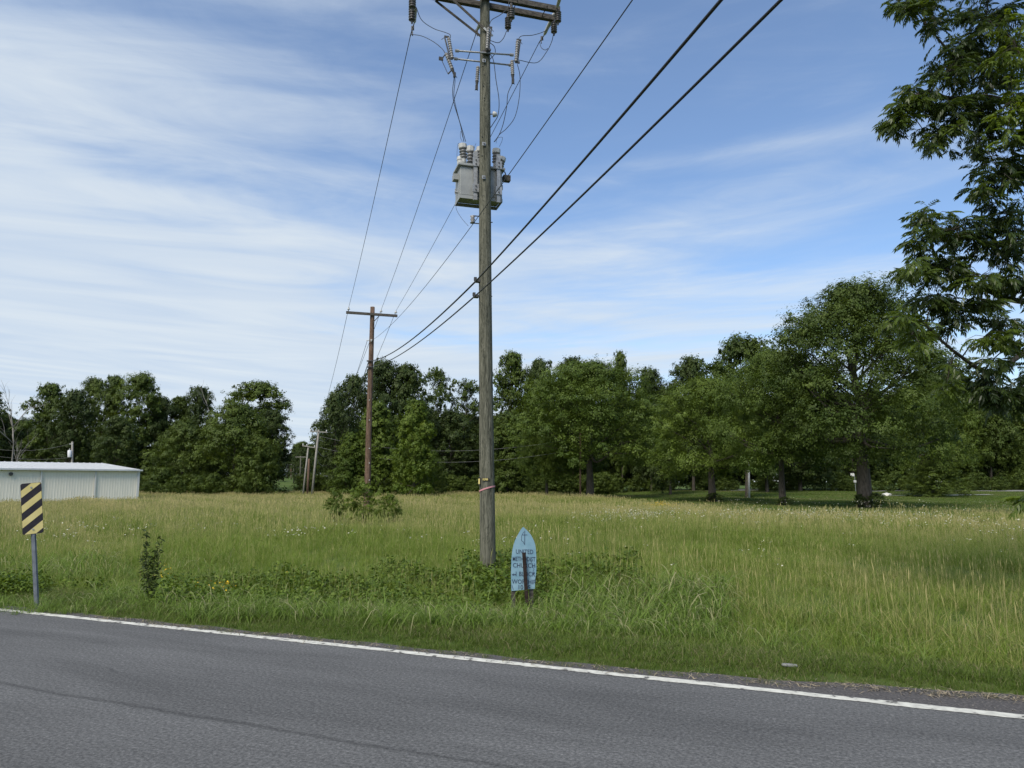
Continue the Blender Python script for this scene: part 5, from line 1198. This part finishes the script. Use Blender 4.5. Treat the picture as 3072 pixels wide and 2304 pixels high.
def small_sign():
    Y = 112; b = at(2567, 1466, Y); b[2] = float(gz(b[0], Y)); t = at(2563, 1422, Y)
    e = empty('road_sign', b, 'small pale road sign on a thin post left of the largest trunk', 'road sign'); MB().tube([b, t], .04, 6).build('post', M_['galv'], e)
    MB().box(at(2557, 1424, Y - .05), (.55, .03, .45)).build('sign_plate', M_['trim'], e); MB().box(at(2565, 1444, Y - .05), (.4, .03, .35)).build('sign_plate', M_['polymer'], e)
small_sign()
def slab():
    p = gz0(2368, 1999, .01); e = MB().prism([(-.07, -.015), (-.04, -.03), (.03, -.026), (.075, -.01), (.065, .02), (-.01, .03), (-.065, .02)], p, [(RD[0], RD[1], 0), (RN[0], RN[1], 0), (0, 0, 1)], .022).build('stone_slab', M_['pale_road'], None, bevel=.005)
    tag(e, 'flat pale slab lying in the grass at the edge of the shoulder', 'stone')
slab()
def rock():
    o = link('white_rock', stone_mesh('white_rock', 31, M_['trim'])); p = at(2660, 1488, 86.5); o.location = (p[0], 86.5, float(gz(p[0], 86.5)) + .1); o.scale = (.5, .4, .4); tag(o, 'single white rock lying on the pale gravel strip', 'rock')
rock()
def far_car(u, v, Y, col, label, L=4.4, name='parked_car'):
    p = at(u, v, Y); z = float(gz(p[0], Y)); e = empty(name, (p[0], Y, z), label, 'car', 'far vehicles seen through the gap'); m = mat('car_paint_' + label[:5], col, .3, .5)
    c = np.array((p[0], Y, z))
    MB().prism([(-L / 2, .3), (-L / 2, .85), (-L * .28, .95), (L * .30, .95), (L / 2, .8), (L / 2, .3)], c - np.array((0, .85, 0)), [(1, 0, 0), (0, 0, 1), (0, 1, 0)], 1.7).build('body', m, e, bevel=.05)
    MB().prism([(-L * .26, .95), (-L * .16, 1.42), (L * .14, 1.42), (L * .28, .95)], c - np.array((0, .75, 0)), [(1, 0, 0), (0, 0, 1), (0, 1, 0)], 1.5).build('cabin', mat('car_glass', (.03, .04, .05), .1, .6), e)
    for sx in (-.32, .32):
        for sy in (-.88, .70): MB().tube([c + (sx * L, sy, .32), c + (sx * L, sy + .18, .32)], .32, 14).build('wheel', M_['cable'], e)
far_car(852, 1432, 243, (.16, .20, .30), 'blue-grey far car, leftmost in the gap')
far_car(878, 1433, 242, (.08, .09, .10), 'dark far car beside the thin poles in the gap')
def far_shed():
    p = at(892, 1430, 250); z = float(gz(p[0], 250)); c = np.array((p[0], 250, z)); e = empty('shed', c, 'low white shed with a grey roof at the far end of the gap', 'shed')
    MB().box(c + (0, 2, 1.1), (6, 4, 2.2)).build('wall', M_['trim'], e); MB().prism([(-3.3, 2.2), (3.3, 2.2), (0, 3.1)], c + (0, -.3, 0), [(1, 0, 0), (0, 0, 1), (0, 1, 0)], 4.6).build('roof', M_['galv'], e)
far_shed()
